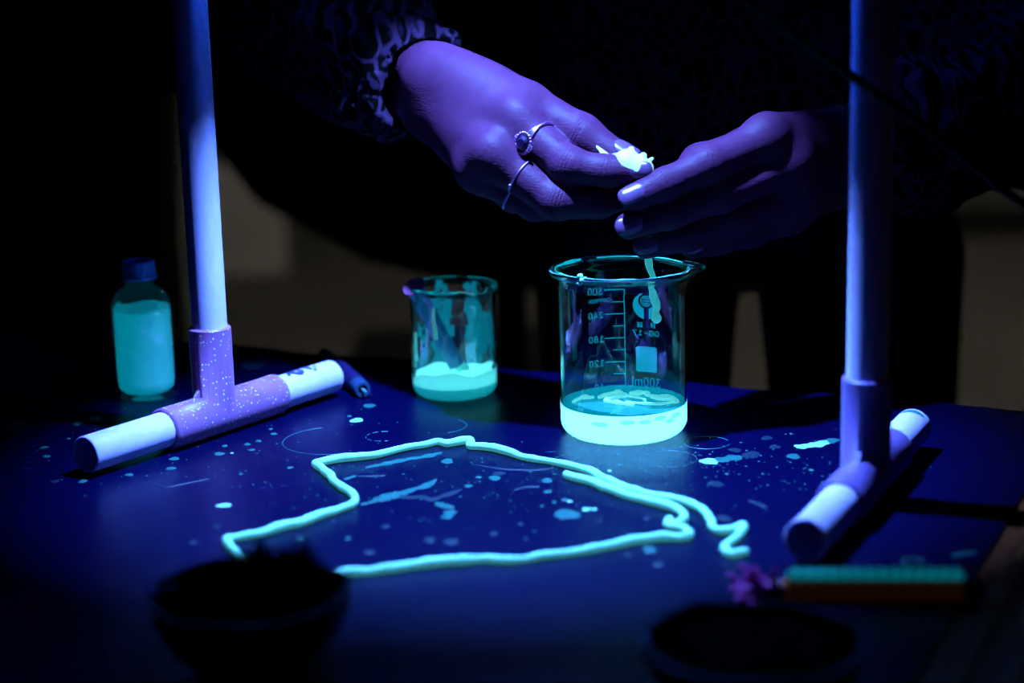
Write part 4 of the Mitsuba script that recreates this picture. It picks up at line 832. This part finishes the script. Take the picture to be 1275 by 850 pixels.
# rings
def ring_at(J, a, b, t, thick, extra=.0004, tilt=(0, 0, 0), sy=1.0):
    c = mixp(J[a], J[b], t); r_ = J[a][3] * (1 - t) + J[b][3] * t + extra; ax = unit(unit(V3(*J[b][:3]) - V3(*J[a][:3])) + V3(*tilt)); return c, ax, r_
def ring_out(c, ax, r_, view): v = V3(*view); v = unit(v - ax * np.dot(v, ax)); return v
c, ax, r_ = ring_at(HJ1, 'i0', 'i1', .44, .001, .0008)
v = ring_out(c, ax, r_, (-.45, -1, -.18)); s = np.cross(ax, v)
rg = part(pers, 'ring', place(tor(r_, .00085, 56), c, ax), 'm_silver', True, 'silver ring with a large dark oval stone')
for sd in (-1, 1):                                   # split shoulders
    for e in (-1, 1):
        pts = [c + (r_ + .0002) * (math.cos(a) * v + math.sin(a) * s * sd) + ax * e * .0016 * math.sin((1.05 - a) / .75 * PI / 2) for a in np.linspace(.32, 1.05, 10)]
        part(rg, 'shoulder', tube(pts, .0007, 8), 'm_silver', True)
gc = c + v * (r_ + .0012)
st_ = trimesh.convex.convex_hull(np.vstack([gc + .0050 * k_ * math.cos(a) * s + .0040 * k_ * math.sin(a) * ax + v * z_ for k_, z_ in ((1, .0006), (.97, .0014), (.62, .0030), (.7, -.0012)) for a in np.arange(14) * 2 * PI / 14]))
part(rg, 'stone', st_, 'm_stone', False, 'dark oval stone')
for i_ in range(20):
    a = i_ * 2 * PI / 20; b_ = trimesh.creation.icosphere(1, .00115); b_.apply_translation(gc + .0064 * math.cos(a) * s + .0054 * math.sin(a) * ax + v * .0006); part(rg, 'halo_bead', b_, 'm_silver', True)
for sd in (-1, 1):
    for e in range(3):
        b_ = trimesh.creation.icosphere(1, .0009); b_.apply_translation(gc + (.0030 * (e - 1)) * .45 * s + sd * (.0062 + .0005 * (e == 1)) * ax + v * .0004); part(rg, 'side_stone', b_, 'm_silver', True)
c, ax, r_ = ring_at(HJ1, 'm0', 'm1', .47, .0006, .0005); part(pers, 'ring', place(tor(r_, .00065, 48), c, ax), 'm_silver', True, 'thin silver band')
v = ring_out(c, ax, r_, (-.3, -1, -.6)); b_ = trimesh.creation.icosphere(2, .0012); b_.apply_translation(c + v * (r_ + .0005)); part(pers + '__ring_001', 'stone', b_, 'm_silver', True)
c, ax, r_ = ring_at(HJ1, 'r0', 'r1', .62, .0006, .0005); rg = part(pers, 'ring', place(tor(r_, .0008, 48), c, ax), 'm_silver', True, 'thin silver ring with a row of tiny stones')
v = ring_out(c, ax, r_, (-.3, -.8, -1)); s = np.cross(ax, v)
for i_ in range(-4, 5):
    a = i_ * .15; b_ = trimesh.creation.icosphere(1, .0009); b_.apply_translation(c + (r_ + .0006) * (math.cos(a) * v + math.sin(a) * s)); part(rg, 'stone', b_, 'm_silver', True)


# ------------------------------------------------------------------ cable in front of the right upright
cb = spline([(.05, .922, .315), (.1192, .9215, .2630), (.1716, .9195, .2240), (.184, .9195, .2150), (.225, .9225, .1850), (.2589, .925, .158), (.36, .95, .09), (.46, .99, .03), (.52, 1.02, .006)], .004)
one('black_cable', tube(cb, .0026, 10), 'm_dark_plastic', 'thin black cable slanting down in front of the right upright pipe', 'cable')

# ------------------------------------------------------------------ brush-like tube at the front right
tb = thing('amber_tube', 'amber tube with a twisted teal cord on top and a pink tuft, at front right', 'tube')
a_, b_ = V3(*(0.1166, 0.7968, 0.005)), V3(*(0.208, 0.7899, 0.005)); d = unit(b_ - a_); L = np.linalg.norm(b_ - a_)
part(tb, 'barrel', place(lathe([(0, .002), (.0046, .002), (.0050, .004), (.0050, L - .008), (0, L - .008)], 40), a_, d), 'm_amber', 35, 'amber barrel with an added faint glow', emitter=area((.0055, .0013, .0002), .1))  # faint emission added in place of room light on the near side
part(tb, 'end_cap', place(lathe([(.0040, L - .0095), (.0050, L - .0095), (.0050, L), (.0044, L + .0012), (0, L + .0012)], 40), a_, d), 'm_dark_plastic', 35, 'black end cap')
part(tb, 'collar', place(lathe([(.0044, -.004), (.0049, -.004), (.00495, .003), (.0044, .0035)], 40, True), a_, d), 'm_collar', 35, 'pale violet collar')
cl = []
ax = np.linspace(.006, L - .009, 220)
for ph in (0, PI):
    w_ = ax / .0110 * 2 * PI + ph; sd = np.cross(d, (0, 0, 1)); pts = a_ + ax[:, None] * d + V3(0, 0, .0050 + .0018) - sd * .001 + .0020 * (np.cos(w_)[:, None] * sd + np.sin(w_)[:, None] * V3(0, 0, 1)); cl.append(tube(pts, .0017, 8))
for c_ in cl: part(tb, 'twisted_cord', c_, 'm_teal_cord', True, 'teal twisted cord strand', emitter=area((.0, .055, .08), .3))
g = np.random.default_rng(21)
for i_ in range(34):
    q0 = a_ - d * .003 + g.normal(size=3) * .0018; dirn = unit(-d * 1.2 + g.normal(size=3) * .75); l_ = g.uniform(.006, .018)
    q1 = q0 + dirn * l_ * .6; q2 = q1 + unit(dirn + g.normal(size=3) * .6) * l_ * .5
    for q_ in (q0, q1, q2): q_[2] = max(q_[2], .0018)
    part(tb, 'tuft_strand', tube(spline([q0, q1, q2], .002), [.0014] * len(spline([q0, q1, q2], .002)), 7), 'm_pink', True, 'pink tuft strand')

# ------------------------------------------------------------------ bowls of dark moss close to the camera
def bowl(c, R, H, label, name='moss_bowl', tilt=0.0):
    k = thing(name, label, 'bowl', 'dark bowls at the front'); o = []
    for t in np.linspace(0, 1, 12): o.append((.016 + (R - .016) * math.sin(t * PI / 2) ** .9, H * t ** 1.7))
    i_ = [(r - .0022, z + .0018 if n < 11 else z) for n, (r, z) in enumerate(o)][::-1]
    pr = [(0, 0)] + o + i_ + [(0, .0022)]
    m = lathe(pr, 72, False, lambda v, a: v * (1 + .02 * np.sin(3 * a + 1)[..., None] + .012 * np.sin(7 * a)[..., None])); m.apply_translation(c); part(k, 'shell', m, 'm_bowl', 40)
    return k
def moss(key, c, R, z0, amp, tufts, seed, label):
    g = np.random.default_rng(seed)
    n_ = 900; ms = []
    for _ in range(n_):
        r_ = R * math.sqrt(g.random()); t = g.random() * 2 * PI; x, y = r_ * math.cos(t), r_ * math.sin(t)
        hh = z0 + amp * (1 - (r_ / R) ** 2) * (.5 + meshkit.noise(V3(x * 90 + 3, y * 90, seed)))
        for tx, ty, th in tufts: hh += th * math.exp(-((x - tx) ** 2 + (y - ty) ** 2) / .00006)
        b = c + V3(x, y, max(hh - .008, .004)); e = b + V3(g.normal() * .0025, g.normal() * .0025, .009 + g.random() * .004)
        ms.append(tm([b + V3(-.001, 0, 0), b + V3(.001, 0, 0), b + V3(0, .0015, 0), e], [(0, 1, 3), (1, 2, 3), (2, 0, 3), (0, 2, 1)]))
    for tx, ty, th in tufts:
        pass
    core = lathe([(R * 1.0, z0 - .006), (R * .85, z0 - .002), (R * .5, z0 + amp * .5), (0, z0 + amp * .7)], 40); core.apply_translation(c); ms.append(core)
    kq = part(key, 'moss', cat(ms), 'm_moss', False, label); labels[kq]['kind'] = 'stuff'
c_ = V3(*(-0.1141, 0.7435, 0)); b1 = bowl(c_, .0425, .031, 'dark bowl heaped with ragged dark moss, at the front left below the goo outline', tilt=.05)
moss(b1, c_, .037, .030, .010, [(.022, .012, .013), (.004, .018, .008), (-.012, .0, .003), (.012, -.01, .004)], 3, 'ragged dark moss')
g = np.random.default_rng(8)
for x_, z_, m_ in ((-.039, .032, 'm_cap'), (-.034, .034, 'm_shell'), (-.031, .0335, 'm_shell')):
    s_ = trimesh.creation.icosphere(2, .0026); s_.apply_scale((1.2, 1, .7)); s_.apply_translation(c_ + V3(x_, -.004, z_)); part(b1, 'bead', s_, m_, True, 'small bluish bead on the rim')
c_ = V3(*(0.0898, 0.6738, 0)); b2 = bowl(c_, .043, .031, 'low dark bowl filled level with dark matter, at the bottom edge right of centre')
moss(b2, c_, .039, .030, .003, [], 5, 'level dark filling')
